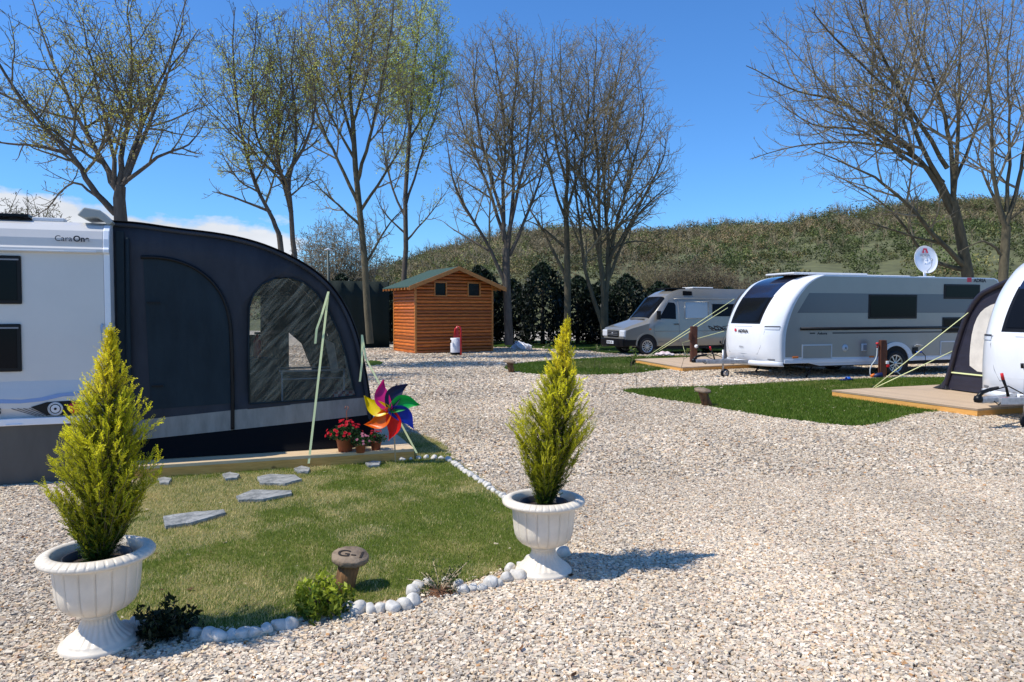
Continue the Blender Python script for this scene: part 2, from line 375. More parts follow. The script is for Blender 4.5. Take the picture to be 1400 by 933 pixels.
scene.render.engine = 'CYCLES'; scene.cycles.max_bounces = 6; scene.cycles.transparent_max_bounces = 8
# ------------------------------------------------------------------ ground, lawns, gravel
rng = np.random.default_rng(3)
def pip(px, py, poly):
    ins = np.zeros(len(px), bool); n = len(poly); j = n - 1
    for i in range(n):
        xi, yi = poly[i][0], poly[i][1]; xj, yj = poly[j][0], poly[j][1]
        c = ((yi > py) != (yj > py)) & (px < (xj - xi) * (py - yi) / (yj - yi + 1e-12) + xi)
        ins ^= c; j = i
    return ins
def smooth_poly(pts, it=2):
    for _ in range(it):
        q = []
        for i in range(len(pts)):
            a, b = Vector(pts[i][:2]), Vector(pts[(i + 1) % len(pts)][:2]); q += [a.lerp(b, .25), a.lerp(b, .75)]
        pts = q
    return [(p[0], p[1]) for p in pts]
def rough_poly(pts, amp=.04, step=.12):
    out = []
    for i in range(len(pts)):
        a, b = Vector(pts[i]), Vector(pts[(i + 1) % len(pts)]); n = max(1, int((b - a).length / step))
        for k in range(n):
            p = a.lerp(b, k / n); out.append((p.x + random.uniform(-amp, amp), p.y + random.uniform(-amp, amp)))
    return out

g = MB(); g.grid(lambda u, v: ((u - .5) * 700, -40 + v * 700, 0), 40, 40, False)
ground = g.build('ground', M_gravel, recalc=False); tag(ground, kind='structure')

W = lambda *pts: [tuple(G(x, y)[:2]) for x, y in pts]
lawn_front = W((600, 606), (575, 596), (545, 592), (500, 620), (225, 640), (170, 668), (150, 700), (140, 760), (150, 840), (185, 872), (262, 864), (330, 866), (400, 852), (440, 838), (485, 830), (550, 826), (590, 806), (640, 800), (700, 780), (745, 770), (765, 748), (735, 715), (700, 690), (640, 646), (618, 631), (612, 618))
lawn_back = W((840, 534), (900, 531), (985, 529), (1080, 523), (1220, 517), (1330, 517), (1500, 524), (1480, 552), (1340, 560), (1250, 566), (1190, 586), (1120, 580), (1040, 570), (960, 555), (880, 543))
lawn_mid = W((683, 505), (700, 498), (760, 493), (860, 488), (950, 487), (1010, 489), (1000, 498), (930, 505), (900, 507), (870, 512), (800, 514), (730, 514))
lawn_small = W((500, 493), (520, 494), (528, 498), (515, 501), (500, 502))
lawn_strip = W((600, 475), (700, 476), (800, 480), (830, 484), (1010, 484), (1010, 470), (900, 466), (600, 466))
LAWNS = [('lawn_front', smooth_poly(lawn_front, 1), M_turf), ('lawn_back', smooth_poly(lawn_back), M_turf2), ('lawn_middle', smooth_poly(lawn_mid), M_turf2), ('lawn_small', smooth_poly(lawn_small), M_turf2), ('lawn_far', lawn_strip, M_turf2)]
for nme, poly, m in LAWNS:
    q = MB(); q.sheet([rough_poly(poly)], lambda a, b: (a, b, .012 if nme != 'lawn_front' else .02)); o = q.build(nme, m, recalc=False)
    tag(o, kind='structure')
    if o.data.polygons[0].normal.z < 0:
        o.data.flip_normals()

def vnoise(x, y, s, seed=0):
    """cheap smooth noise 0..1"""
    r = np.random.default_rng(seed); v = np.zeros_like(x)
    for k in range(7):
        a = r.uniform(0, 6.28); f = s * r.uniform(.6, 2.2); v += np.sin((x * math.cos(a) + y * math.sin(a)) * f + r.uniform(0, 6.28))
    return np.clip(.5 + v / 7, 0, 1)

def sample_region(n, ymin, ymax, margin):
    """uniform points over the ground seen between two distances (with a side margin)"""
    y = np.sqrt(rng.uniform(ymin ** 2, ymax ** 2, n)); k = .72 + margin / y
    x = rng.uniform(-1, 1, n) * k * y
    return x, y
def pebbles(n, ymin, ymax, smin, smax, name):
    x, y = sample_region(n, ymin, ymax, .5)
    keep = np.ones(n, bool)
    xj, yj = x + rng.normal(0, .028, n), y + rng.normal(0, .028, n); stray = rng.uniform(0, 1, n) < .004
    for nm, poly, m in LAWNS: keep &= ~pip(xj, yj, poly) | stray
    for poly in EXCL: keep &= ~pip(x, y, poly)
    x, y = x[keep], y[keep]; n = len(x)
    s = rng.uniform(smin, smax, n) * rng.choice([1, 1, 1, .7, 1.25], n)
    cube = np.array([(a, b, c) for c in (-1, 1) for b in (-1, 1) for a in (-1, 1)], float) * .5
    quads = np.array([(0, 2, 3, 1), (4, 5, 7, 6), (0, 1, 5, 4), (2, 6, 7, 3), (0, 4, 6, 2), (1, 3, 7, 5)])
    v = cube[None] * np.stack([s * rng.uniform(.9, 1.4, n), s * rng.uniform(.6, 1, n), s * rng.uniform(.45, .75, n)], 1)[:, None, :]
    v = v * rng.uniform(.55, 1.15, (n, 8, 1))
    t = rng.normal(0, .30, n); c_, s_ = np.cos(t), np.sin(t)
    v = np.stack([v[..., 0], v[..., 1] * c_[:, None] - v[..., 2] * s_[:, None], v[..., 1] * s_[:, None] + v[..., 2] * c_[:, None]], -1)
    a = rng.uniform(0, 6.28, n); c_, s_ = np.cos(a), np.sin(a)
    v = np.stack([v[..., 0] * c_[:, None] - v[..., 1] * s_[:, None], v[..., 0] * s_[:, None] + v[..., 1] * c_[:, None], v[..., 2]], -1)
    v[..., 0] += x[:, None]; v[..., 1] += y[:, None]; v[..., 2] += (.004 + rng.uniform(0, .010, n) + .006 * vnoise(x, y, 3, 5))[:, None]
    f = (quads[None] + (np.arange(n) * 8)[:, None, None]).reshape(-1, 4)
    pal = np.array([(.76, .715, .63), (.68, .62, .53), (.58, .53, .46), (.42, .39, .355), (.66, .55, .42), (.70, .58, .42), (.60, .49, .41), (.52, .31, .15), (.24, .23, .225), (.84, .81, .74)])
    pr = np.array([.24, .21, .15, .08, .11, .065, .06, .012, .025, .045]); pr /= pr.sum()
    c = pal[rng.choice(10, n, p=pr)] * np.array([.97, .885, .77]) * rng.uniform(.72, 1.12, (n, 1)) * (.74 + .26 * vnoise(x, y, .8, 9) + .16 * vnoise(x, y * .35, 2.6, 10))[:, None]
    o = npmesh(name, v.reshape(-1, 3), f, M_peb, col=np.repeat(c, 8, 0)); return o
EXCL = []
for args in ((330000, 2.6, 7.5, .0125, .0215, 'near_gravel'), (210000, 7.5, 14.5, .019, .032, 'gravel'), (120000, 14.5, 23, .032, .050, 'gravel'), (90000, 23, 36, .050, .075, 'gravel')):
    o = pebbles(*args); tag(o, 'loose mixed white and beige pebbles covering the ground', 'gravel', kind='stuff')

def grass(name, poly, n, h, wd, c_lo, c_hi, c_dry, dry, label, z0=.01):
    xs = [p[0] for p in poly]; ys = [p[1] for p in poly]
    x = rng.uniform(min(xs), max(xs), n); y = rng.uniform(min(ys), max(ys), n)
    k = pip(x + rng.normal(0, .03, n), y + rng.normal(0, .03, n), poly)
    for e in EXCL: k &= ~pip(x, y, e)
    x, y = x[k], y[k]; n = len(x)
    a = rng.uniform(0, 6.28, n); hh = h * rng.uniform(.4, 1.2, n); ln = rng.uniform(.1, .9, n) * hh; b = rng.uniform(0, 6.28, n); ww = wd * rng.uniform(.7, 1.3, n)
    base = np.stack([x, y, np.full(n, z0)], 1); d = np.stack([np.cos(a) * ww, np.sin(a) * ww, np.zeros(n)], 1)
    tip = base + np.stack([np.cos(b) * ln, np.sin(b) * ln, hh], 1)
    v = np.stack([base - d, base + d, tip], 1).reshape(-1, 3)
    f = np.arange(n * 3).reshape(-1, 3)
    nz = .5 * vnoise(x, y, 1.4, 21) + .3 * vnoise(x, y, 5, 22) + .2 * vnoise(x, y, 14, 23) + dry(x, y)
    w = np.clip((nz - .34) * 4, 0, 1)[:, None]
    pick = (rng.uniform(0, 1, (n, 1)) < w * .72 + .06)
    c = np.array(c_lo) + (np.array(c_hi) - np.array(c_lo)) * rng.uniform(0, 1, (n, 1))
    c = np.where(pick, np.array(c_dry) * rng.uniform(.7, 1.2, (n, 1)), c)
    o = npmesh(name, v, f, M_leaf, col=np.repeat(c, 3, 0)); tag(o, label, 'grass', kind='stuff')
gp = G(500, 735)
def dryf(x, y):
    r = 0
    for (px, py, s, k) in ((500, 735, .35, .35), (470, 700, .5, .12), (300, 690, .5, .2), (420, 745, .3, -.25), (330, 800, .6, -.05), (680, 715, .5, -.2), (640, 760, .5, -.1), (560, 690, .5, .05), (260, 780, .5, -.1), (420, 670, .4, .15)):
        q = G(px, py); r = r + k * np.exp(-((x - q.x) ** 2 + (y - q.y) ** 2) / s ** 2)
    return r
grass('grass', LAWNS[0][1], 430000, .028, .0022, (.13, .19, .018), (.28, .34, .05), (.78, .64, .30), dryf, 'short patchy green and straw coloured grass of the front lawn', .015)
grass('grass', LAWNS[1][1], 260000, .045, .005, (.075, .14, .009), (.14, .22, .02), (.28, .29, .07), lambda x, y: -.25, 'short even green grass of the right hand lawn')
grass('grass', LAWNS[2][1], 90000, .05, .007, (.06, .12, .008), (.12, .19, .018), (.24, .25, .07), lambda x, y: -.15, 'short green grass of the middle lawn')

# ------------------------------------------------------------------ white edging stones
def stone_mesh(seed, s):
    r = random.Random(seed); bm = bmesh.new(); bmesh.ops.create_icosphere(bm, subdivisions=3, radius=1)
    ph = [(Vector((r.gauss(0, 1), r.gauss(0, 1), r.gauss(0, 1))).normalized(), r.uniform(.62, .9)) for _ in range(9)]
    for v in bm.verts:
        p = v.co.copy()
        for n_, d_ in ph:
            k = p.dot(n_)
            if k > d_: p -= n_ * (k - d_) * .85
        v.co = Vector((p.x * s * r.uniform(.995, 1.005), p.y * s * .9, p.z * s * .82))
    me = bpy.data.meshes.new('edging_stone'); bm.to_mesh(me); bm.free()
    for p in me.polygons: p.use_smooth = True
    me.materials.append(M_stone); return me
SM = [stone_mesh(i, .05) for i in range(9)]
def stone(px, py, label, s=1.0, group='white stones edging the front lawn', z=.03):
    p = G(px, py, .02); o = bpy.data.objects.new('edging_stone', random.choice(SM)); COL.objects.link(o)
    o.location = (p.x, p.y, z * s); o.rotation_euler = (random.uniform(-.5, .5), random.uniform(-.5, .5), random.uniform(0, 6.28))
    k = s * random.uniform(.85, 1.12); o.scale = (k * random.uniform(.9, 1.1), k * random.uniform(.85, 1.05), k * random.uniform(.9, 1.15))
    tag(o, label, 'stone', group)
for x, y in ((266, 868), (285, 872), (300, 873), (316, 871), (331, 870), (349, 868), (365, 863), (382, 858), (398, 856)):
    stone(x, y, 'rounded white stone shaded by the left urn plant in the front edging row', .95)
for x, y in ((172, 860), (184, 857), (196, 860)):
    stone(x, y, 'white stone beside the foot of the left urn, half behind the dark bush', 1)
for x, y, s in ((476, 832, .9), (490, 836, 1.05), (506, 835, .85), (521, 834, .9), (537, 833, 1), (552, 830, 1), (565, 824, 1), (563, 812, 1), (571, 804, .9), (584, 799, .8), (611, 796, .8)):
    stone(x, y, 'sunlit white stone in the row between the leafy shrub and the twiggy plant', s)
for x, y, s in ((627, 800, .75), (633, 808, .95), (646, 805, .85), (659, 804, .8), (671, 800, 1.05), (682, 799, .8), (692, 793, 1.05), (697, 779, .9), (709, 789, 1), (701, 786, .8), (712, 773, .8), (724, 768, .85)):
    stone(x, y, 'white stone in the row between the twiggy plant and the right urn', s)
stone(770, 759, 'single white stone lying right behind the foot of the right urn', 1.2)
path = [G(*p) for p in ((549, 632), (560, 631), (590, 629), (610, 631), (622, 638), (640, 651), (662, 665), (682, 680), (700, 693), (722, 710), (745, 728), (765, 745))]
def along(path, step):
    out = [path[0].copy()]; acc = 0
    for a, b in zip(path, path[1:]):
        d = (b - a).length; t = step - acc
        while t <= d: out.append(a.lerp(b, t / d)); t += step
        acc = (acc + d) % step if d >= step - acc else acc + d
    return out
for i, p in enumerate(along(path, .098)):
    o = bpy.data.objects.new('edging_stone', SM[i % 9]); COL.objects.link(o)
    o.location = (p.x + random.uniform(-.012, .012), p.y + random.uniform(-.012, .012), .028); o.rotation_euler = (random.uniform(-.4, .4), random.uniform(-.4, .4), random.uniform(0, 6.28))
    k = random.uniform(.78, 1.0); o.scale = (k, k * .92, k)
    tag(o, 'white stone in the curving row from the deck to the right urn', 'stone', 'white stones edging the front lawn')

# ------------------------------------------------------------------ slate stepping stones
def slate(corners, label, th=.03):
    pts = W(*corners); c = Vector((sum(p[0] for p in pts) / len(pts), sum(p[1] for p in pts) / len(pts)))
    loc = rough_poly([(p[0] - c.x, p[1] - c.y) for p in pts], .006, .05)
    m = MB(); m.prism(loc, 0, th, 'z'); o = m.build('stepping_stone', M_slate, bevel=.004); o.location = (c.x, c.y, .022)
    tag(o, label, 'stepping stone', 'slate stepping stones on the front lawn')
slate([(223, 714), (226, 728), (262, 723), (309, 709), (306, 705), (265, 708)], 'large tapering slate slab nearest the left urn')
slate([(323, 686), (326, 691), (360, 690), (399, 682), (398, 678), (345, 677)], 'long grey slate slab, second from the deck edge')
slate([(352, 659), (356, 667), (390, 668), (412, 662), (404, 656), (368, 655)], 'grey slate slab with wavy edge closest to the deck')
slate([(304, 655), (308, 661), (324, 660), (328, 655), (315, 652)], 'small pale slate chip at the deck foot left of the slabs')
slate([(402, 647), (406, 651), (422, 651), (424, 646), (412, 643)], 'small pale slate chip at the deck foot right of the slabs')
slate([(500, 639), (504, 643), (519, 642), (521, 637), (510, 636)], 'small slate chip near the pinwheel end of the deck')
slate([(216, 661), (218, 667), (231, 667), (234, 661), (224, 659)], 'small slate chip at the left end of the deck')

# ------------------------------------------------------------------ leaf clouds, shrubs
def leaf_cloud(n, posfn, size, colfn, aspect=2.2, up=0.0):
    """n rhombic leaves; posfn(n)->Nx3"""
    p = posfn(n); n = len(p)
    d = rng.normal(0, 1, (n, 3)); d[:, 2] += up; d /= np.linalg.norm(d, axis=1, keepdims=True)
    e = np.cross(d, rng.normal(0, 1, (n, 3))); e /= np.linalg.norm(e, axis=1, keepdims=True) + 1e-9
    s = (size * rng.uniform(.6, 1.3, n))[:, None]
    v = np.stack([p - d * s, p - e * s / aspect, p + d * s, p + e * s / aspect], 1)
    return v.reshape(-1, 3), np.arange(n * 4).reshape(-1, 4), np.repeat(colfn(p), 4, 0)
def shrub(name, label, loc, rx, rz, n, size, c1, c2, stems=10, up=.8, shell=.6):
    t = thing(name, label, 'shrub', loc)
    m = MB()
    for k in range(stems):
        a = random.uniform(0, 6.28); q = random.uniform(.2, .8)
        m.tube([(0, 0, -.01), (rx * q * .5 * math.cos(a), rx * q * .5 * math.sin(a), rz * .4), (rx * q * math.cos(a), rx * q * math.sin(a), rz * .85)], [.006, .004, .002], 4)
    m.build('stem', M_barkd, t)
    def pos(n):
        d = rng.normal(0, 1, (n, 3)); d /= np.linalg.norm(d, axis=1, keepdims=True); d[:, 2] = np.abs(d[:, 2])
        r = rng.uniform(shell, 1, (n, 1)) * (1 + .25 * np.sin(d[:, :1] * 7 + d[:, 1:2] * 5))
        return d * r * np.array([rx, rx, rz]) + np.array([0, 0, .02])
    def colf(p):
        k = np.clip(p[:, 2:3] / rz, 0, 1) * rng.uniform(.2, 1, (len(p), 1)); return np.array(c1) + (np.array(c2) - np.array(c1)) * k
    v, f, c = leaf_cloud(n, pos, size, colf, 2.4, up)
    npmesh('foliage', v, f, M_leaf, t, c); return t
p = G(440, 842); shrub('leafy_shrub', 'small glossy yellow green shrub beside the wooden stump sign', (p.x, p.y, .01), .16, .19, 1300, .019, (.03, .07, .004), (.55, .62, .05))
p = G(225, 872); shrub('leafy_shrub', 'low dark bush in the shade beside the left urn', (p.x, p.y, .01), .17, .15, 1100, .020, (.008, .014, .006), (.025, .045, .015), shell=.3)
# twiggy plant with sparse leaves
p = G(602, 812); t = thing('twiggy_plant', 'straggly half bare plant leaning among the white edging stones', 'plant', (p.x, p.y, 0))
m = MB(); tips = []
for k in range(26):
    a = random.uniform(0, 6.28); l = random.uniform(.08, .2); e = random.uniform(.2, 1.3)
    q = [Vector((0, 0, 0)), Vector((math.cos(a) * l * .5, math.sin(a) * l * .5, l * e * .6)), Vector((math.cos(a) * l, math.sin(a) * l * .8, l * e * 1.0))]
    m.tube(q, [.003, .002, .0015], 4); tips += [q[1].lerp(q[2], random.random()) for _ in range(22)]
m.tube([(0, 0, .02), (-.1, -.02, .08), (-.2, 0, .09)], [.003, .002, .001], 4)
m.build('stem', M_stick, t)
v, f, c = leaf_cloud(len(tips), lambda n: np.array([tuple(x) for x in tips]) + rng.normal(0, .012, (n, 3)), .010, lambda p: np.array([(.03, .05, .015)]) * rng.uniform(.5, 2, (len(p), 1)), 2.6)
npmesh('foliage', v, f, M_leaf, t, c)
m = MB(); m.lathe([(.001, .03), (.06, .026), (.10, .015), (.13, .0)], 18, rad=lambda i, a: 1 + .15 * math.sin(3 * a + i)); o = m.build('soil', mat('red_soil', (.16, .07, .03), .95, var=.4, scale=40, bump=1, bscale=70), t)

# thin saplings by the middle lawn
def sapling(px, py, h, label, nl=26, col=(.09, .15, .02), lean=.1, size=.022, top=.4):
    p = G(px, py); t = thing('sapling', label, 'sapling', (p.x, p.y, 0))
    m = MB(); a = random.uniform(0, 6.28); path = [Vector((0, 0, 0)), Vector((lean * .4, 0, h * .5)), Vector((lean, .02, h))]
    m.tube(path, [.006, .005, .003], 4); pts = []
    for k in range(5):
        z = h * random.uniform(top, .95); a = random.uniform(0, 6.28); b = Vector((lean * z / h, 0, z)); e = b + Vector((math.cos(a) * .1, math.sin(a) * .1, .07)); m.tube([b, e], [.003, .002], 4); pts += [b.lerp(e, random.uniform(.3, 1.1)) for _ in range(nl // 5)]
    m.build('stem', M_twig, t)
    v, f, c = leaf_cloud(len(pts), lambda n: np.array([tuple(x) for x in pts]) + rng.normal(0, .02, (n, 3)), size, lambda p: np.array([col]) * rng.uniform(.4, 1.5, (len(p), 1)), 2.0)
    npmesh('foliage', v, f, M_leaf, t, c)
sapling(926, 530, .85, 'thin leafing sapling on the gravel before the far deck', col=(.2, .24, .05), lean=.2, size=.03, top=.7)
sapling(871, 533, .6, 'bare reddish shoot at the left tip of the right hand lawn', nl=10, col=(.1, .05, .03), lean=-.05)
sapling(862, 512, .7, 'broad leaved sapling in front of the silver van wheel', nl=60, col=(.14, .2, .04), size=.045, top=.5)
sapling(861, 505, .35, 'low dark tuft on the middle lawn left of the far deck', nl=60, col=(.015, .03, .01), size=.04, top=.2)
sapling(812, 506, .75, 'sapling with pale leaves in front of the silver van bumper', nl=35, col=(.16, .2, .06), size=.035, top=.6)
sapling(745, 508, .8, 'sapling with pale leaves beside the stump on the middle lawn', nl=30, col=(.16, .2, .06), size=.035, top=.6)
sapling(818, 510, .5, 'bare low shoot beside the golden cypress of the right urn', nl=12, col=(.08, .07, .04), size=.02)

# ------------------------------------------------------------------ stumps
def stump(px, py, h, rdisk, lean, label, txt=None):
    p = G(px, py); t = thing('stump_sign', label, 'stump', (p.x, p.y, 0)); l = Vector(lean)
    m = MB(); r = rdisk * .60
    m.tube([Vector((0, 0, -.02)), l * .5 + Vector((0, 0, h * .5)), l + Vector((0, 0, h))], [r * 1.0, r * .86, r * .95], 18)
    q = m.v; q[:] = [tuple(Vector(v) + Vector((random.uniform(-1, 1), random.uniform(-1, 1), 0)) * r * .10) for v in q]
    m.build('post', M_log, t)
    Mx = Matrix.Translation(l + Vector((0, 0, h))) @ Matrix.Rotation(R(8), 4, 'X') @ Matrix.Rotation(R(6), 4, 'Y')
    m = MB(); jit = [random.uniform(.94, 1.04) for _ in range(30)]
    m.lathe([(.001, -.012), (rdisk * .9, -.012), (rdisk, 0), (rdisk, .022), (rdisk * .96, .03), (.001, .031)], 30, M=Mx, rad=lambda i, a: jit[int(a / 6.2832 * 30) % 30] if 0 < i < 5 else 1)
    d = m.build('disk', M_logtop, t)
    if txt:
        o = text(txt, rdisk * 1.0, M_carve, d, Mx @ Vector((-rdisk * .72, -rdisk * .32, .0325)), (R(8), R(6), 0), bold=.001)
stump(467, 812, .20, .112, (.045, .04, 0), 'short wooden stump sign carved G-1 on the front lawn', 'G-1')
stump(968, 556, .28, .15, (-.10, 0, 0), 'leaning wooden stump sign on the edge of the right hand lawn')
stump(700, 510, .30, .16, (-.06, 0, 0), 'dark wooden stump at the left tip of the middle lawn')

# ------------------------------------------------------------------ urns and golden cypresses
def make_urn(label, loc):
    t = thing('garden_urn', label, 'urn', loc, group='white plastic urns flanking the front lawn')
    NF = 17
    def foot_r(i, a):
        return 1 + (0.06 * abs(math.sin(a * 12)) if 7 <= i <= 11 else 0)
    m = MB(); m.lathe([(.001, .0), (.178, .0), (.184, .008), (.184, .028), (.178, .038), (.162, .042), (.160, .054), (.146, .060), (.118, .080), (.094, .106), (.079, .135), (.072, .165), (.082, .168), (.086, .178), (.080, .187), (.06, .19)], 144, rad=foot_r); m.build('foot', M_pot, t)
    def bowl_r(i, a):
        if 2 <= i <= 11:
            q = (a * NF / (2 * math.pi)) % 1; g_ = math.exp(-((min(q, 1 - q)) / .045) ** 2); k = min(1, (i - 1) / 2) * (1 if i < 11 else .4)
            return 1 + .012 * math.sin(math.pi * q) ** .5 * k - .042 * g_ * k
        return 1
    prof = [(.06, .186), (.092, .189), (.118, .196), (.148, .212), (.172, .236), (.186, .268), (.192, .305), (.195, .34), (.198, .375), (.200, .405), (.202, .425), (.203, .434), (.204, .448)]
    m = MB(); m.lathe(prof, 272, rad=bowl_r); m.build('bowl', M_pot, t)
    def rim_r(i, a):
        return 1 - (.045 if i in (5, 6) and (a * 40 / 6.2832) % 1 < .25 else 0)
    prof = [(.204, .446), (.222, .452), (.252, .458), (.266, .466), (.268, .480), (.258, .492), (.232, .503), (.212, .503), (.203, .492), (.197, .46), (.188, .40)]
    m = MB(); m.lathe(prof, 416, rad=rim_r); m.build('rim', M_pot, t)
    m = MB(); m.lathe([(.145, .40), (.150, .47), (.157, .472), (.160, .466), (.150, .40)], 40); m.build('inner_pot', M_inner, t)
    m = MB(); m.lathe([(.001, .445), (.08, .44), (.147, .43)], 32); m.build('soil', M_soil, t)
    m = MB(); m.lathe([(.145, .405), (.195, .402)], 32); m.build('liner', M_inner, t)
    return t
def make_cypress(label, loc, h, rx, seed, lean=0.0, base=.44):
    r = random.Random(seed); t = thing('golden_cypress', label, 'cypress', loc)
    m = MB(); tr = [Vector((lean * (k / 8) ** 1.2, 0, base + (h - base) * k / 8)) for k in range(9)]
    m.tube(tr, [.014 * (1 - k / 9.5) + .001 for k in range(9)], 6)
    VV = []; CC = []
    up = Vector((0, 0, 1))
    def prof(z):   # crown radius by relative height
        q = [(0, .16), (.08, .26), (.18, .46), (.30, .78), (.42, 1.0), (.54, .98), (.66, .74), (.76, .44), (.86, .20), (.94, .10), (1.01, .02)]
        for (a_, b_), (c_, d_) in zip(q, q[1:]):
            if z <= c_: return b_ + (d_ - b_) * (z - a_) / (c_ - a_)
        return .02
    def sprig(p, d, L_, w, tone):
        n_ = max(3, int(L_ / .009)); side = d.cross(Vector((r.gauss(0, 1), r.gauss(0, 1), r.gauss(0, 1)))).normalized(); nrm = d.cross(side)
        for i in range(n_):
            u = i / n_; q = p + d * (L_ * u); lw = w * (1 - .55 * u) * r.uniform(.8, 1.2)
            for sgn in (-1, 1):
                e = (side * sgn * .62 + d * .9 + nrm * r.uniform(-.5, .5)).normalized() * lw; b = nrm * .0032 + side * .0018
                VV.extend((q - b, q + e * .55 + b * .9, q + e, q + e * .45 - b * .9))
                c = tone * r.uniform(.75, 1.25)
                CC.append(c)
    nb = 560
    for k in range(nb):
        z = ((k + r.random()) / nb) ** 1.15; z0 = max(0, z - .26 * (1 - z) - .035)
        a = k * 2.39996 + r.uniform(-.5, .5); rr = rx * prof(z) * r.uniform(.5, 1.10) * (1 + .22 * math.sin(2 * a + 9 * z + seed) + .12 * math.sin(5 * a - 14 * z))
        if r.random() < .10: rr = rx * prof(z) * r.uniform(1.08, 1.32)
        H = h - base
        b0 = Vector((lean * z0 + .02, 0, base + H * z0 * .98)); e0 = Vector((math.cos(a) * rr + lean * z, math.sin(a) * rr, base + H * min(1, z * 1.0 + .01)))
        ctrl = b0.lerp(e0, .55) - Vector((0, 0, 1)) * (.05 * (1 - z)) + Vector((math.cos(a), math.sin(a), 0)) * rr * .12
        pts = [(b0 * (1 - u) ** 2 + ctrl * 2 * u * (1 - u) + e0 * u * u) for u in (0, .25, .5, .75, 1)]
        m.tube(pts, [.003, .0026, .002, .0016, .001], 3, cap=False)
        L0 = (e0 - b0).length; ns = max(5, int(L0 / .016))
        for j in range(ns):
            u = .15 + .85 * (j + r.random()) / ns; i = min(3, int(u * 4)); q = pts[i].lerp(pts[i + 1], u * 4 - i); d0 = (pts[i + 1] - pts[i]).normalized()
            d = (d0 * .9 + Vector((r.gauss(0, .45), r.gauss(0, .45), r.gauss(.25, .35)))).normalized()
            out = min(1, (q.xy - Vector((lean * z, 0))).length / (rx * max(.15, prof(min(1, max(0, (q.z - base) / H))))))
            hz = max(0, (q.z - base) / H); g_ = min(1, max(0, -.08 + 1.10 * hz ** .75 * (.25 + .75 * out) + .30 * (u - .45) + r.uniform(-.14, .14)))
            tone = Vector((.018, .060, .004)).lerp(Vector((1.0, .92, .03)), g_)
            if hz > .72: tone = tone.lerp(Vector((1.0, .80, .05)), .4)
            sprig(q, d, r.uniform(.03, .085) * (1.1 - .5 * z), .019, tone)
    sprig(tr[-1], up, .05, .012, Vector((.5, .48, .05)))
    m.build('stem', M_twig, t)
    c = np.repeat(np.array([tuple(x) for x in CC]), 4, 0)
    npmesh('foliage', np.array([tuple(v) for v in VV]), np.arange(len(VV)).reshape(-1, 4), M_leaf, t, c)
    return t
UL = G(136, 884); UR = G(743, 784)
u1 = make_urn('white fluted plastic urn at the lower left corner of the front lawn', (UL.x, UL.y, 0))
u2 = copy_tree(u1); u2.location = (UR.x, UR.y, 0); u2.rotation_euler.z = .4; u2['label'] = 'white fluted plastic urn at the right tip of the front lawn'
make_cypress('bushy golden cypress growing in the left white urn', (UL.x, UL.y, 0), 1.60, .235, 5, lean=.09)
make_cypress('narrower golden cypress growing in the right white urn', (UR.x, UR.y, 0), 1.64, .21, 11, lean=.15)

# ------------------------------------------------------------------ terracotta flower pots, pinwheel
def flowerpot(loc, s, label, fc, nf, group='flower pots at the end of the deck'):
    t = thing('flower_pot', label, 'flower pot', loc, group=group)
    m = MB(); m.lathe([(.001, 0), (.075 * s, 0), (.098 * s, .13 * s), (.108 * s, .132 * s), (.110 * s, .165 * s), (.100 * s, .167 * s), (.094 * s, .14 * s)], 28); m.build('pot', M_terra, t)
    m = MB(); m.lathe([(.001, .15 * s), (.097 * s, .14 * s)], 20); m.build('soil', M_soil, t)
    def pos(n):
        d = rng.normal(0, 1, (n, 3)); d /= np.linalg.norm(d, axis=1, keepdims=True); d[:, 2] = np.abs(d[:, 2]); return d * rng.uniform(.45, 1, (n, 1)) * np.array([.20, .20, .17]) * s + np.array([0, 0, .15 * s])
    v, f, c = leaf_cloud(int(700 * s), pos, .018 * s + .004, lambda p: np.array([(.018, .05, .012)]) * rng.uniform(.4, 2.4, (len(p), 1)), 2.2)
    npmesh('foliage', v, f, M_leaf, t, c)
    VV = []; CC = []
    for k in range(nf):
        a = random.uniform(0, 6.28); e = random.uniform(.15, 1.45); rr = random.uniform(.92, 1.08)
        d = Vector((math.cos(a) * math.cos(e), math.sin(a) * math.cos(e), math.sin(e))); c0 = Vector((d.x * .205 * s * rr, d.y * .205 * s * rr, .16 * s + d.z * .18 * s * rr))
        n_ = (d + Vector((0, -.35, .3))).normalized(); sx = n_.cross(Vector((0, 0, 1))).normalized(); sy = n_.cross(sx)
        for ring, (rad, cnt) in enumerate(((.021, 8), (.013, 6))):
            for q in range(cnt):
                an = q / cnt * 6.283 + ring * .4; r_ = rad * s ** .5; w_ = .5
                e1 = sx * math.cos(an) + sy * math.sin(an); e2 = sx * math.cos(an + w_) + sy * math.sin(an + w_); e3 = sx * math.cos(an - w_) + sy * math.sin(an - w_)
                VV.extend((c0 + n_ * .003 * ring, c0 + e2 * r_ * .7 + n_ * .004, c0 + e1 * r_ + n_ * (.007 + .005 * ring), c0 + e3 * r_ * .7 + n_ * .004)); CC.extend([tuple(Vector(fc) * random.uniform(.6, 1.15))] * 4)
    npmesh('blossom', np.array([tuple(v) for v in VV]), np.arange(len(VV)).reshape(-1, 4), M_leaf, t, np.array(CC)); return t
DZ = .15
p = G(472, 617, DZ); tf = flowerpot((p.x, p.y, DZ), .98, 'largest terracotta pot with red chrysanthemums and hanging hook', (.75, .015, .04), 46)
m = MB(); m.tube([(0.02, 0, .15), (.02, 0, .45), (.04, 0, .47), (.035, 0, .50), (.01, 0, .50), (.0, 0, .47)], .004, 6); m.tube([(-.1, 0, .17), (.02, 0, .40), (.1, 0, .17)], .002, 4); m.build('hanger', M_terra, tf)
p = G(493, 619, DZ); flowerpot((p.x, p.y, DZ), .60, 'small terracotta pot with pale pink blossoms, in front of the others', (.75, .32, .42), 14)
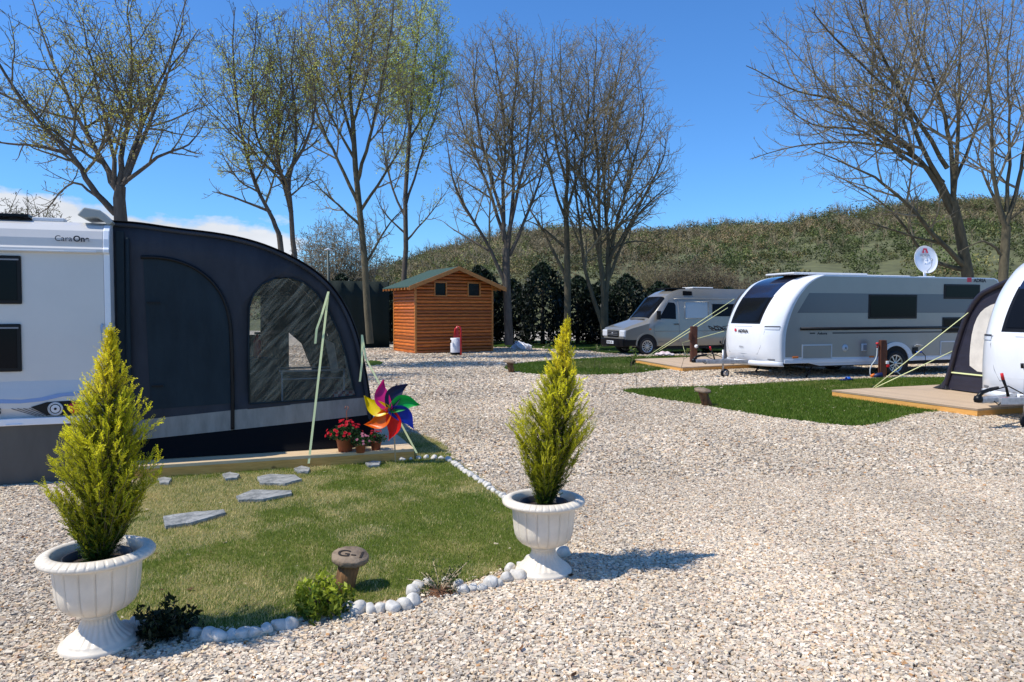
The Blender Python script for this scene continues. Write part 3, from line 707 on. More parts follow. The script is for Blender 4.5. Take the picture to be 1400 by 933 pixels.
p = G(514, 615, DZ); flowerpot((p.x, p.y, DZ), .62, 'small terracotta pot with dark red blossoms next to the pinwheel', (.62, .02, .05), 16)

sb = G(541, 636); t = thing('pinwheel', 'rainbow garden pinwheel with seven petals on a wooden stick', 'pinwheel', sb)
m = MB(); hubz = .62; hv = Vector((-.045, -.03, hubz)); m.tube([(0, 0, -.02), (-.012, 0, .3), (-.03, 0, hubz + .02)], .008, 8); m.build('stick', M_stick, t)
cols = [('magenta', (.55, .01, .18), 117), ('navy', (.012, .014, .055), 68), ('green', (.005, .42, .06), 20), ('blue', (.01, .03, .35), -28), ('red', (.72, .012, .01), -82), ('orange', (.85, .14, .005), -140), ('yellow', (.90, .66, .0), 165)]
fx = Vector((.93, -.12, 0)).normalized(); fn = Vector((-.12, -.93, .12)).normalized(); fz = fx.cross(fn).normalized() * -1
if fz.z < 0: fz = -fz
for cname, c, ang in cols:
    a = R(ang); e1 = fx * math.cos(a) + fz * math.sin(a); e2 = fx * -math.sin(a) + fz * math.cos(a)
    def pet(u, v, e1=e1, e2=e2):
        L_ = .335; wv = .086 * math.sin(math.pi * min(1, .10 + u * .93)) ** .75 * (1 if u < .97 else .5)
        s_ = (v - .5) * 2; bend = .035 * math.sin(u * 3.0) - .03 * u * u - (.04 * max(0, u - .75) * 4)
        dep = .045 * (1 - s_) * .5 * (1 - u) + .028 * s_ * s_ - .025 * u + .02 * s_
        return hv + e1 * (L_ * u) + e2 * (s_ * wv + bend) + fn * dep
    m = MB(); m.grid(pet, 14, 8)
    mm = mat('petal_' + cname, c, .35, spec=.4); nt_ = mm.node_tree; tr_ = nt_.nodes.new('ShaderNodeBsdfTranslucent'); tr_.inputs[0].default_value = (*c, 1); mx_ = nt_.nodes.new('ShaderNodeMixShader'); mx_.inputs[0].default_value = .35
    nt_.links.new(nt_.nodes['Principled BSDF'].outputs[0], mx_.inputs[1]); nt_.links.new(tr_.outputs[0], mx_.inputs[2]); nt_.links.new(mx_.outputs[0], nt_.nodes['Material Output'].inputs[0])
    o = m.build('petal', mm, t, recalc=False); o['label'] = cname + ' petal'
m = MB(); m.tube([hv - fn * .03, hv + fn * .06], [.014, .014], 12); m.tube([hv + fn * .06, hv + fn * .068], [.02, .016], 12); m.build('hub', M_inner, t)

# dry leaves blown over the gravel and the grass
n = 420; x, y = sample_region(n, 2.8, 16, .5); a = rng.uniform(0, 6.28, n); s = rng.uniform(.012, .026, n)
b = np.stack([x, y, np.full(n, .034)], 1); e = np.stack([np.cos(a), np.sin(a), rng.uniform(-.3, .3, n)], 1) * s[:, None]; f_ = np.stack([-np.sin(a), np.cos(a), rng.uniform(-.2, .6, n)], 1) * s[:, None] * .55
v = np.stack([b - e, b - f_, b + e, b + f_], 1).reshape(-1, 3); c = np.array([(.13, .06, .025)]) * rng.uniform(.4, 1.8, (n, 1))
o = npmesh('dry_leaves', v, np.arange(n * 4).reshape(-1, 4), M_leaf, col=np.repeat(c, 4, 0)); tag(o, 'small brown dry leaves scattered on the gravel', 'fallen leaves', kind='stuff')
# ------------------------------------------------------------------ left caravan with awning and deck
ANG = R(20)
C1 = (-4.05, 7.45)
A1 = (-4.05, 7.70)
v1 = lambda px, py: V(px, py, A1, ANG)
vc = lambda px, py: V(px, py, C1, ANG)      # rear wall of the caravan
t = thing('touring_caravan', 'white and grey caravan end with bunk windows beside the navy awning, at the left edge', 'caravan', (C1[0], C1[1], 0), ANG)
car1 = t
prof = [(0, .66), (-.02, .70), (-.05, .76), (-.05, .86), (-.02, .95), (0, 1.02), (0, 2.27), (-.035, 2.285), (-.035, 2.32), (-.015, 2.335), (-.01, 2.42), (.02, 2.50), (.08, 2.56), (.2, 2.60), (6.6, 2.60), (6.9, 2.5), (7.2, 1.6), (7.2, .66)]
m = MB(); m.prism(prof, -2.3, -.045, 'x'); m.build('body', mat('caravan_grey_white', (.60, .585, .56), .3, coat=.3, var=.03, scale=2), t, bevel=.006)
m = MB(); m.prism([(p[0] - .006 if i < 13 else p[0], p[1] + (.006 if 10 < i else 0)) for i, p in enumerate(prof)], -.045, .012, 'x'); m.build('corner_moulding', M_capw, t, bevel=.008)
m = MB(); m.box(-2.3, -.10, -.05, -.02, 2.282, 2.297); m.build('rain_lip', M_trimw, t, bevel=.004)
# bumper rail and skirt
m = MB(); m.box(-2.32, .02, -.075, 0.02, .595, .665); m.box(-.9, -.76, -.085, -.07, .60, .615); m.build('bumper', M_white, t, bevel=.012)
m = MB(); m.box(-2.3, .0, -.03, -.012, .02, .594); m.build('skirt_panel', M_skirt, t)
for zz in (.24, .44):
    pass
def cwin(par, x0, x1, z0, z1, y=-.012, inner=.035, blind=True):
    m = MB(); m.box(x0, x1, y - .012, y + .01, z0, z1); w_ = m.build('window', M_black, par, bevel=.012)
    m = MB(); m.box(x0 + inner, x1 - inner, y - .018, y - .010, z0 + inner, z1 - inner); m.build('pane', M_glass, w_, bevel=.006)
    if blind:
        m = MB(); m.box(x0 + inner * .5, x1 - inner * .5, y - .020, y - .012, z1 - inner * 1.3, z1 - inner * .9); m.build('frame_bar', M_gprint, w_)
for (ya, yb) in ((350, 416), (443, 508)):
    x1, z1 = vc(29, ya); x_, z0 = vc(31, yb); cwin(t, x1 - 1.15, x1, z0, z1)
x_, z1 = vc(140, 444); _, z0 = vc(140, 480); m = MB(); m.tube([(x_, 0, z1), (x_, -.05, z1 - .02), (x_, -.05, z0 + .02), (x_, 0, z0)], .012, 8); m.build('handle', M_trimw, t)
# lamp cluster
def pl(pts, y): return [vc(*p) for p in pts]
m = MB(); m.sheet([pl([(44, 556), (66, 549), (100, 547), (118, 549), (118, 566), (66, 567)], 0)], lambda a, b: (a, -.056, b)); m.build('lamp_panel', M_black, t, solid=.004)
for k in range(4):
    p0 = vc(18 + k * 8, 558 - .2 * k); p1 = vc(52 + k * 5, 568); m = MB(); m.tube([(p0[0], -.055, p0[1]), (p1[0], -.055, p1[1])], .003, 4); m.build('decal_line', M_print, t)
lx, lz = vc(78, 558); My = Matrix.Translation((lx, -.058, lz)) @ Matrix.Rotation(R(90), 4, 'X')
m = MB(); m.lathe([(.067, 0), (.067, .012), (.06, .018), (.058, .010)], 32, M=My); lamp = m.build('round_lamp', M_alloy, t)
m = MB(); m.lathe([(.001, .012), (.035, .014), (.058, .009)], 32, M=My); m.build('lens', M_lampw, lamp)
m = MB(); m.lathe([(.001, .018), (.012, .018), (.012, .012)], 16, M=My); m.lathe([(.040, .015), (.044, .018), (.048, .015)], 24, M=My); m.build('reflector', M_black, lamp)
lx2, _ = vc(103, 556); m = MB(); m.lathe([(.001, .012), (.04, .012), (.055, .004), (.055, 0)], 24, M=Matrix.Translation((lx2, -.058, lz)) @ Matrix.Rotation(R(90), 4, 'X')); m.build('tail_lamp', M_red, t)
m = MB(); pts = [vc(*p) for p in ((-10, 545), (30, 546), (58, 543), (80, 538), (110, 535), (122, 537), (118, 540), (90, 541), (60, 548), (30, 551), (-10, 551))]
m.sheet([pts], lambda a, b: (a, -.052 if b < .9 else -.052, b)); m.build('blue_reflection', mat('pale_blue_reflection', (.20, .32, .58), .35), t, solid=.003)  # bluish reflection on the wall, painted as a flat coloured strip
nx, nz = vc(0, 577); m = MB(); m.box(nx - .5, nx + .08, -.062, -.055, nz - .02, nz + .035); m.build('number_plate', M_gprint, t, bevel=.004)
px_, pz_ = vc(76, 330); q = text('Cara', .078, M_print, t, (px_, -.046, pz_), (R(90), 0, 0)); px_ += max(v.co.x for v in q.data.vertices) + .008; text('One', .078, M_print, t, (px_, -.046, pz_), (R(90), 0, 0), bold=.0025)
px_, pz_ = vc(-9, 566); text('SS', .085, M_print, t, (px_, -.058, pz_), (R(90), 0, 0), bold=.003)
m = MB(); m.box(-2.3, -.72, .15, 1.6, 2.63, 2.66); m.build('solar_panel', M_glass, t, bevel=.005)
m = MB(); m.box(-.70, -.42, .2, .35, 2.60, 2.64); m.build('roof_bracket', M_trimw, t, bevel=.01)
m = MB(); m.prism([(-.28, 2.66), (-.22, 2.74), (-.08, 2.72), (.04, 2.60), (.0, 2.57), (-.1, 2.64), (-.22, 2.63)], .05, .5, 'y'); m.build('rail_end_cap', mat('cap_grey', (.33, .35, .33), .5), t, bevel=.012)

# deck (frame of the awning)
def frame(name, label, cat, A, ang, z=0): return thing(name, label, cat, (A[0], A[1], z), ang)
DK = frame('wooden_deck', 'long low timber deck under the navy awning, edging the front lawn', 'deck', A1, ANG)
xe = v1(537, 620)[0] * .985
DX1 = 2.98; DY0 = -.43
m = MB(); m.box(.02, DX1, DY0, 3.6, .115, .15); m.build('deck_top', M_deck, DK, bevel=.003)
m = MB(); m.box(.03, DX1 - .004, DY0 + .004, DY0 + .05, 0, .114); m.box(DX1 - .05, DX1 - .004, DY0 + .051, 3.6, 0, .114); m.build('deck_fascia', M_fascia, DK)

AW = frame('caravan_awning', 'navy inflatable awning with zipped door and arched clear window on the timber deck', 'awning', A1, ANG)
top = [(157, 306), (190, 308), (235, 315), (300, 322), (345, 332), (380, 345), (412, 361), (440, 381), (461, 405), (477, 435), (489, 470), (497, 510), (503, 548), (507, 590), (508, 606)]
prof = [v1(*p) for p in top]
prof = [(-.12, prof[0][1])] + prof
def sm(pts, it=2):
    for _ in range(it):
        q = [pts[0]]
        for a, b in zip(pts, pts[1:]): q += [(a[0] * .75 + b[0] * .25, a[1] * .75 + b[1] * .25), (a[0] * .25 + b[0] * .75, a[1] * .25 + b[1] * .75)]
        pts = q + [pts[-1]]
    return pts
prof = sm(prof)
XR = prof[-1][0]
win_px = [(341, 552), (340, 470), (341, 420), (347, 402), (358, 389), (375, 381), (395, 380), (415, 386), (432, 400), (449, 425), (463, 455), (474, 490), (482, 525), (486, 541), (440, 546), (390, 549)]
win = [v1(*p) for p in win_px]
band_top = [v1(*p) for p in ((205, 573), (318, 561), (420, 551), (505, 543))]
band_bot = [v1(*p) for p in ((205, 600), (318, 588), (420, 577), (505, 567))]
def interp(pl_, x):
    if x <= pl_[0][0]: return pl_[0][1] + (x - pl_[0][0]) * (pl_[1][1] - pl_[0][1]) / (pl_[1][0] - pl_[0][0])
    for a, b in zip(pl_, pl_[1:]):
        if x <= b[0]: return a[1] + (b[1] - a[1]) * (x - a[0]) / (b[0] - a[0])
    return pl_[-1][1] + (x - pl_[-1][0]) * (b[1] - a[1]) / (b[0] - a[0])
zt0, zt1 = interp(band_top, -.12), interp(band_top, XR - .02)
outer = [(-.12, zt0)] + [p for p in prof if p[1] > interp(band_top, p[0])] + [(XR - .02, zt1)]
def wall_y(x, z):   # slightly billowing cloth
    return .005 * math.sin(x * 2.3 + z * 1.4) + .004 * math.sin(x * 5 - z * 3.7)
def tri_sheet(loops, fn, it=3):
    m = MB(); m.sheet(loops, lambda a, b: (a, 0, b)); bm = bmesh.new()
    vs = [bm.verts.new(v) for v in m.v]
    for f in m.f:
        try: bm.faces.new([vs[i] for i in f])
        except ValueError: pass
    for _ in range(it): 
        es = [e for e in bm.edges if e.calc_length() > .22]
        if es: bmesh.ops.subdivide_edges(bm, edges=es, cuts=1); bmesh.ops.triangulate(bm, faces=bm.faces)
    q = MB(); bm.verts.index_update(); q.add([fn(v.co.x, v.co.z) for v in bm.verts], [tuple(v.index for v in f.verts) for f in bm.faces], True); bm.free(); return q
q = tri_sheet([outer, win], lambda a, b: (a, wall_y(a, b), b)); q.build('end_wall', M_navy, AW, solid=.004)
q = tri_sheet([win], lambda a, b: (a, wall_y(a, b) - .004, b)); q.build('window', M_pvc, AW)
m = MB(); m.tube([(p[0], wall_y(*p) - .010, p[1]) for p in win + [win[0]]], .009, 5); m.build('window_seam', M_navy2, AW)
lo = [(-.1, interp(band_bot, -.1))] + band_bot[0:] ; lo[-1] = (XR - .02, interp(band_bot, XR - .02)); hi = [(x, interp(band_top, x)) for x, z in lo]
m = MB()
for a, b, c, d in zip(lo, lo[1:], hi, hi[1:]): m.add([(a[0], -.006, a[1]), (b[0], -.006, b[1]), (d[0], wall_y(*d) - .004, d[1]), (c[0], wall_y(*c) - .004, c[1])], [(0, 1, 2, 3)])
m.build('grey_band', M_greyf, AW, solid=.004)
m = MB()
for a, b in zip(lo, lo[1:]): m.add([(a[0], -.14, .158), (b[0], -.14, .158), (b[0], -.006, b[1]), (a[0], -.006, a[1])], [(0, 1, 2, 3)])
m.build('mud_flap', M_mud, AW, solid=.003)
# zipped door
zip_px = [(193, 352), (215, 352), (240, 356), (262, 364), (282, 377), (298, 394), (309, 415), (315, 440), (317, 480), (318, 530), (318, 587)]
zp = sm([v1(*p) for p in zip_px])
door = [v1(196, 354), v1(206, 560)] + [(p[0], p[1]) for p in reversed(zp) if p[1] > .60]
q = tri_sheet([door], lambda a, b: (a, wall_y(a, b) - .007, b), 2); dr = q.build('door', M_navy2, AW, recalc=True)
m = MB(); m.tube([(p[0], wall_y(*p) - .014, p[1]) for p in zp], [.020] * len(zp), 6); m.build('zip', M_black, dr)
m = MB(); a = v1(205, 414); m.box(a[0] - .03, a[0] + .10, -.03, -.02, a[1] - .01, a[1] + .01); a = v1(212, 528); m.box(a[0] - .03, a[0] + .08, -.03, -.02, a[1] - .01, a[1] + .01); m.build('toggle', M_black, dr)
# left return strip by the caravan
m = MB(); a = v1(160, 312); b = v1(172, 590); m.box(-.05, .03, -.035, -.012, .25, a[1] - .03); m.tube([(.055, -.03, .3), (.05, -.045, 1.2), (.06, -.03, a[1] - .1)], [.02, .03, .02], 6); m.build('caravan_seal', M_navy2, AW, bevel=.01)
# curved roof
DEP = 3.3
def roof(u, v):
    i = min(len(prof) - 2, int(u * (len(prof) - 1))); f_ = u * (len(prof) - 1) - i
    x = prof[i][0] * (1 - f_) + prof[i + 1][0] * f_; z = prof[i][1] * (1 - f_) + prof[i + 1][1] * f_
    bul = .035 * (1 if v < .04 or v > .96 or abs(v - .5) < .02 else 0) + .012 * math.sin(v * 20 + u * 9) * math.sin(math.pi * v)
    n_ = Vector((.5 + u, 0, 1 - u * .6)).normalized()
    return (x + n_.x * bul, -.03 + v * DEP, z + n_.z * bul)
m = MB(); m.grid(roof, 60, 50); m.build('roof', M_navy, AW, solid=.004)
m = MB(); m.tube([(p[0], -.01, p[1] - .01) for p in prof], .022, 8); m.build('air_beam', M_navy, AW)
M_pvc2 = M_pvc.copy(); M_pvc2.name = 'clear_back_pane'
for n_ in M_pvc2.node_tree.nodes:
    if n_.type == 'MAP_RANGE': n_.inputs['To Min'].default_value = .02; n_.inputs['To Max'].default_value = .25
# back wall with openings
yb = DEP - .05
vb = lambda px, py: V(px, py, (A1[0] - math.sin(ANG) * yb, A1[1] + math.cos(ANG) * yb), ANG)
holes = []
for pts in ([(300, 405), (356, 405), (356, 458), (300, 458)], [(395, 455), (412, 470), (430, 515), (425, 540), (395, 540)]):
    holes.append([vb(*p) for p in pts])
outb = [(-.12, .16)] + [p for p in prof if p[1] > .16] + [(XR, .16)]
q = tri_sheet([outb] + [h for h in holes], lambda a, b: (a, yb, b), 1); q.build('back_wall', M_navy, AW, solid=.004)
q = MB()
for h in holes: q.sheet([h], lambda a, b: (a, yb + .01, b))
q.build('back_window', M_pvc2, AW)
# pale strips standing in for bright windows, their daylight put into the colour
m = MB()
for (a, b, c, d) in (((444, 464), (457, 470), (465, 518), (454, 517)), ((470, 486), (476, 488), (487, 537), (480, 538))):
    ps = [V(*p, (A1[0] - math.sin(ANG) * 1.2, A1[1] + math.cos(ANG) * 1.2), ANG) for p in (a, b, c, d)]
    m.add([(p[0], 1.2, p[1]) for p in ps], [(0, 1, 2, 3)])
m.build('bright_window_strip', M_lightf, AW, solid=.004)
# things in the awning
def incab(x, y): 
    return (A1[0] + math.cos(ANG) * x - math.sin(ANG) * y, A1[1] + math.sin(ANG) * x + math.cos(ANG) * y, .155)
t = thing('camping_cupboard', 'dark camping cupboard with white rails seen through the awning window', 'cupboard', incab(1.62, 1.0), ANG)
m = MB(); m.box(0, .75, 0, .5, .12, .75); m.box(-.55, -.02, .1, .55, .1, .95); m.build('cabinet', mat('cupboard_dark', (.03, .03, .03), .6, var=.3), t, bevel=.01)
m = MB(); m.tube([(-.02, -.02, .80), (.78, -.02, .80), (.78, .5, .80), (-.02, .5, .80), (-.02, -.02, .80)], .014, 6); m.tube([(-.02, -.02, .70), (.78, -.02, .70)], .010, 6)
for xx in (0, .76): m.tube([(xx, -.02, .0), (xx, -.02, .80)], .012, 6)
m.build('rail', M_trimw, t)
def checks():
    m = bpy.data.materials.new('red_check'); m.use_nodes = True; N_ = m.node_tree.nodes; L_ = m.node_tree.links
    tc = N_.new('ShaderNodeTexCoord'); ck = N_.new('ShaderNodeTexChecker'); ck.inputs['Scale'].default_value = 22; ck.inputs[1].default_value = (.5, .02, .05, 1); ck.inputs[2].default_value = (.6, .35, .38, 1)
    L_.new(tc.outputs['Object'], ck.inputs[0]); L_.new(ck.outputs[0], N_['Principled BSDF'].inputs['Base Color']); return m
t = thing('folding_table', 'small table under a red checked cloth inside the navy awning', 'table', incab(2.38, .9), ANG)
m = MB(); m.box(-.14, .22, 0, .45, .5, .52)
for xx, yy in ((-.12, .03), (.2, .03), (-.12, .42), (.2, .42)): m.tube([(xx, yy, 0), (xx, yy, .5)], .01, 6)
m.build('frame', M_trimw, t)
m = MB(); m.grid(lambda u, v: (-.15 + .38 * u, -.02 - .015 * math.sin(u * 25) * (1 - v), .18 + .35 * v), 30, 4); m.grid(lambda u, v: (-.15 + .38 * u, -.02 + .48 * v, .53), 2, 2); m.build('cloth', checks(), t, solid=.003)
t = thing('red_extinguisher', 'small red fire extinguisher seen at the left of the awning window', 'fire extinguisher', incab(1.34, 1.4), ANG)
m = MB(); m.lathe([(.001, .95), (.045, .95), (.05, .97), (.05, 1.16), (.02, 1.22), (.014, 1.25), (.001, 1.26)], 16); m.build('cylinder', M_red, t)
m = MB(); m.box(-.03, .06, -.012, .012, 1.25, 1.28); m.tube([(.03, 0, 1.25), (.07, 0, 1.15), (.055, 0, 1.0)], .006, 5); m.build('valve', M_black, t)
m = MB(); m.box(-.06, .06, -.02, .02, .90, .948); m.box(-.02, .02, .0, .03, 0, .95); m.build('stand', M_black, t)

def strap_thing(pts, label, width=.022, tail=None, flat=True):
    o = Vector(pts[-1]); t = thing('guy_strap', label, 'guy strap', o)
    def ribbon(path, name, wd):
        m = MB(); path = [Vector(p) - o for p in path]
        for a, b in zip(path, path[1:]):
            s_ = Vector((1, .3, 0)).normalized() * wd * .5
            m.add([a - s_, a + s_, b + s_, b - s_], [(0, 1, 2, 3)])
        return m.build(name, M_strap, t, solid=.003)
    ribbon(pts, 'strap', width)
    if tail: ribbon(tail, 'loose_end', width)
    return t
def wl(x, y, z): p = incab(x, y); return Vector((p[0], p[1], z))
def on_wall(px, py, y=0):
    a = V(px, py, (A1[0] - math.sin(ANG) * y, A1[1] + math.cos(ANG) * y), ANG); return wl(a[0], y, a[1])
aT = on_wall(449, 399, -.05); aB = on_wall(422, 634, DY0 - .01)
mid = on_wall(446, 425, -.07)
strap_thing([aT, mid, aT.lerp(aB, .5) , aB], 'long neon strap from the awning shoulder down to the deck front, with a loose end', 0.024, [aT, on_wall(440, 430, -.12), on_wall(433, 450, -.14), on_wall(431, 470, -.15)])
bT = on_wall(495, 458, -.04); bB = wl(DX1 + .02, DY0 - .02, .10)
strap_thing([bT, on_wall(500, 490, -.10), bB], 'neon strap at the lower right edge of the navy awning, ending at the deck corner', 0.022, [bT, on_wall(495, 495, -.1), on_wall(492, 522, -.12)])
m = MB()
p = G(450, 478); t = thing('lamp_post', 'thin dark green post with a small lamp rising behind the navy awning', 'lamp post', (p.x * .5, p.y * .5, 0))
s = F / (p.y * .5); zt = 1.7 + (426 - 343) / s
m = MB(); m.tube([(0, 0, -.02), (0, 0, zt)], .028 , 8); m.build('pole', M_gpole, t)
m = MB(); m.tube([(-.08, 0, zt + .01), (0, 0, zt + .03), (.08, 0, zt + .01)], [.012, .018, .012], 8); m.build('lamp_head', M_trimw, t)

# ------------------------------------------------------------------ touring caravan with curved front (used twice)
def seq(pl_, s):
    n = len(pl_) - 1; i = min(n - 1, int(s * n)); f_ = s * n - i; a, b = pl_[i], pl_[i + 1]; a0 = pl_[max(0, i - 1)]; b1 = pl_[min(n, i + 2)]
    return tuple(.5 * ((2 * a[k]) + (b[k] - a0[k]) * f_ + (2 * a0[k] - 5 * a[k] + 4 * b[k] - b1[k]) * f_ ** 2 + (-a0[k] + 3 * a[k] - 3 * b[k] + b1[k]) * f_ ** 3) for k in range(2))
CEN = [(-.30, .44), (-.37, .62), (-.39, .90), (-.38, 1.18), (-.33, 1.38), (-.22, 1.64), (-.05, 1.93), (.16, 2.19), (.45, 2.43), (.82, 2.57), (1.22, 2.64)]
EDG = [(0, .44), (0, .62), (.0, .90), (.02, 1.18), (.07, 1.38), (.16, 1.64), (.29, 1.91), (.46, 2.15), (.70, 2.39), (.96, 2.54), (1.22, 2.62)]
CW = 2.3
def S(s, w_, off=0):
    def raw(s, w_):
        c = seq(CEN, s); e = seq(EDG, s); f_ = abs(2 * w_ - 1) ** 4.5
        return Vector((c[0] + (e[0] - c[0]) * f_, CW * w_, c[1] + (e[1] - c[1]) * f_))
    p = raw(s, w_)
    if off:
        a = raw(min(1, s + .01), w_) - raw(max(0, s - .01), w_); b = raw(s, min(1, w_ + .01)) - raw(s, max(0, w_ - .01)); n_ = a.cross(b).normalized()
        if n_.x > 0 and n_.z <= 0 or (n_.x > .3 and n_.z < .5) or n_.z < -.3: n_ = -n_
        if n_.z < 0 and n_.x > 0: n_ = -n_
        p = p + n_ * off
    return p
def patch(par, name, m_, s0, s1, w0, w1, off, ns=16, nw=12, wfn=None):
    m = MB()
    def fn(u, v):
        s = s0 + (s1 - s0) * u; a, b = (w0, w1) if not wfn else wfn(u); return S(s, a + (b - a) * v, off)
    m.grid(fn, ns, nw); return m.build(name, m_, par, recalc=False)
def wheel(par, x, y, z, r, side=-1, spokes=9, wd=.19):
    MX = Matrix.Translation((x, y, z)) @ Matrix.Rotation(R(90), 4, 'X')
    m = MB(); m.lathe([(r * .66, -.01), (r * .70, .02), (r * .93, .02), (r, -.02), (r, -wd), (r * .9, -wd - .02), (r * .6, -wd)], 40, M=MX); w_ = m.build('wheel', M_rubber, par)
    m = MB(); m.lathe([(r * .60, .000), (r * .66, .012), (r * .70, .018), (r * .68, -.02)], 40, M=MX)
    m.lathe([(.001, .012), (r * .15, .010), (r * .17, 0)], 20, M=MX)
    for k in range(spokes):
        a = 6.2832 * k / spokes; m.box(r * .12, r * .64, -r * .045, r * .045, -.012, .006, MX @ Matrix.Rotation(a, 4, 'Z'))
    m.build('rim', M_alloy, w_)
    m = MB(); m.lathe([(.001, -.03), (r * .6, -.03)], 24, M=MX); m.build('brake_disc', M_chass, w_)
    return w_
def make_caravan(loc, rz, L_, label, logo=True):
    t = thing('touring_caravan', label, 'caravan', loc, rz, 'white touring caravans with curved fronts')
    edge = [seq(EDG, i / 24) for i in range(25)]
    rear = [(L_ - .22, 2.62), (L_ - .09, 2.57), (L_ - .02, 2.45), (L_, 2.3), (L_ + .05, .44)]
    side = edge + rear
    m = MB(); m.prism([(max(p[0], p[0] + .004), p[1]) for p in side], 0.0, CW, 'y'); m.build('body', M_capw, t)
    inn = [(p[0] + .05 - (0 if i else 0), min(p[1], 2.585) if p[1] > 2.5 else p[1]) for i, p in enumerate(edge)] + [(L_ - .24, 2.585), (L_ - .11, 2.54), (L_ - .05, 2.42), (L_ - .03, 2.3), (L_ + .01, .52), (L_ * .5, .52), (.05, .56)]
    inn = [p for p in inn if p[1] >= .5]
    m = MB(); m.sheet([inn], lambda a, b: (a, -.004, b)); m.sheet([inn], lambda a, b: (a, CW + .004, b)); m.build('side_panel', M_side, t, solid=.004)
    m = MB(); m.grid(lambda u, v: S(u, v), 48, 32); m.build('front_shell', M_white, t, recalc=False, solid=.01)
    m = MB(); m.grid(lambda u, v: tuple(Vector((-.42 + .44 * abs(2 * u - 1) ** 3, CW * u, .33 + .12 * v)) - Vector((.03 * math.sin(v * 3), 0, 0))), 24, 4); m.build('front_valance', M_capw, t, recalc=False, solid=.02)
    # panoramic window
    patch(t, 'roof_visor', M_bluegl, .645, 1.0, .24, .76, .012, wfn=lambda u: (.20 + .03 * (1 - u) , .80 - .03 * (1 - u)))
    fr = patch(t, 'front_window', M_black, .40, .66, .24, .76, .010, wfn=lambda u: (.23 - .01 * u, .77 + .01 * u))
    patch(fr, 'pane', M_glass, .425, .64, .24, .76, .022, wfn=lambda u: (.26 - .01 * u, .74 + .01 * u))
    # front storage lid: raised panel with a dark joint around it
    m = MB(); ln = [S(.365, .17, .006), S(.365, .5, .006), S(.365, .83, .006)]
    lid = [(.365, .16), (.365, .35), (.365, .65), (.365, .84), (.30, .845), (.16, .80), (.10, .76), (.095, .5), (.10, .24), (.16, .20), (.30, .155), (.365, .16)]
    m.tube([S(a, b, .004) for a, b in lid], .007, 4, cap=False); m.build('lid_joint', M_gprint, t)
    patch(t, 'storage_lid', M_white, .12, .355, .2, .8, .006, wfn=lambda u: (.235 - .06 * u, .765 + .06 * u))
    for w_ in (.095, .905):
        m = MB(); 
        def fn(u, v, w_=w_): return S(.330 + .032 * v, w_ - .062 + .124 * u, .016)
        m.grid(fn, 6, 3); h = m.build('front_lamp', M_lampw, t, recalc=False)
        m = MB(); m.grid(lambda u, v, w_=w_: S(.362 + .014 * v, w_ - .064 + .128 * u, .020), 6, 2); m.build('lamp_cap', M_print, h, recalc=False)
    for w_ in (.11, .89):
        m = MB(); m.grid(lambda u, v, w_=w_: S(.025 + .025 * v, w_ - .05 + .1 * u, .008), 6, 2); m.build('grab_recess', M_gprint, t, recalc=False)
    m = MB(); p = S(.07, .5, .01); m.lathe([(.001, .015), (.03, .012), (.035, 0)], 14, M=Matrix.Translation(p) @ Matrix.Rotation(R(-90), 4, 'Y')); m.build('lid_lock', M_trimw, t)
    if not logo: return t
    p = S(.29, .57, .014); text('ADRIA', .115, M_print, t, (p.x - .012, p.y, p.z), (R(90), 0, R(-90)), bold=.004, sx=1.25)
    p = S(.30, .615, .014); m = MB(); m.box(-.002, .006, -.038, .038, -.035, .04); o = m.build('emblem', M_logo, t, bevel=.01); o.location = (p.x - .012, p.y + .02, p.z + .03)
    p = S(.155, .545, .014); text('Adora', .07, M_gprint, t, (p.x - .010, p.y, p.z), (R(90), 0, R(-90)))
    return t
B2 = R(18); O2 = (6.73, 18.3)
L2 = V(1366, 430, O2, B2)[0]
c2 = make_caravan((O2[0], O2[1], 0), B2, L2, 'long white caravan with grey side and satellite dish, parked beyond the right hand lawn')
s2 = lambda px, py: V(px, py, O2, B2)
def side_rect(px0, py0, px1, py1):
    a = s2(px0, (py0 + py1) / 2); b = s2(px1, (py0 + py1) / 2); c = s2((px0 + px1) / 2, py0); d = s2((px0 + px1) / 2, py1); return a[0], b[0], d[1], c[1]
# decals
x0, x1, z0, z1 = side_rect(1090, 402, 1366, 428); m = MB(); m.sheet([[(x0, z0), (L2 - .03, z0), (L2 - .05, z1), (x0 + .35, z1)]], lambda a, b: (a, -.009, b)); m.build('grey_stripe', M_band, c2, solid=.002)
x0, x1, z0, z1 = side_rect(1094, 447, 1300, 451); m = MB(); m.tube([(x0, -.012, (z0 + z1) / 2), (L2 - .04, -.012, (z0 + z1) / 2)], .038, 8); m.build('black_moulding', M_black, c2)
x0, x1, z0, z1 = side_rect(1138, 454.5, 1300, 455.5); m = MB(); m.box(x0, L2 - .04, -.010, -.006, z0, z0 + .03); xa = side_rect(1107, 454, 1114, 456); m.box(xa[0], xa[1], -.010, -.006, z0, z0 + .03); m.build('thin_stripe', M_print, c2)
xa = side_rect(1117, 453, 1136, 457); text('Adora', .085, M_print, c2, (xa[0], -.009, xa[2] - .01), (R(90), 0, 0), bold=.002, sx=1.4)
xa = side_rect(1331, 380, 1350, 386); text('ADRIA', .13, M_print, c2, (xa[0], -.009, xa[2]), (R(90), 0, 0), bold=.005, sx=1.15)
xb = side_rect(1322, 380, 1328, 386); m = MB(); m.box(xb[0], xb[1], -.009, -.006, xb[2], xb[3]); m.build('emblem', M_logo, c2, bevel=.01)
for r_ in ((1187, 403, 1253, 436), (1290, 389, 1339, 409), (1288, 434, 1345, 455)):
    x0, x1, z0, z1 = side_rect(*r_); cwin(c2, x0, x1, z0, z1, y=-.014, inner=.05, blind=False)
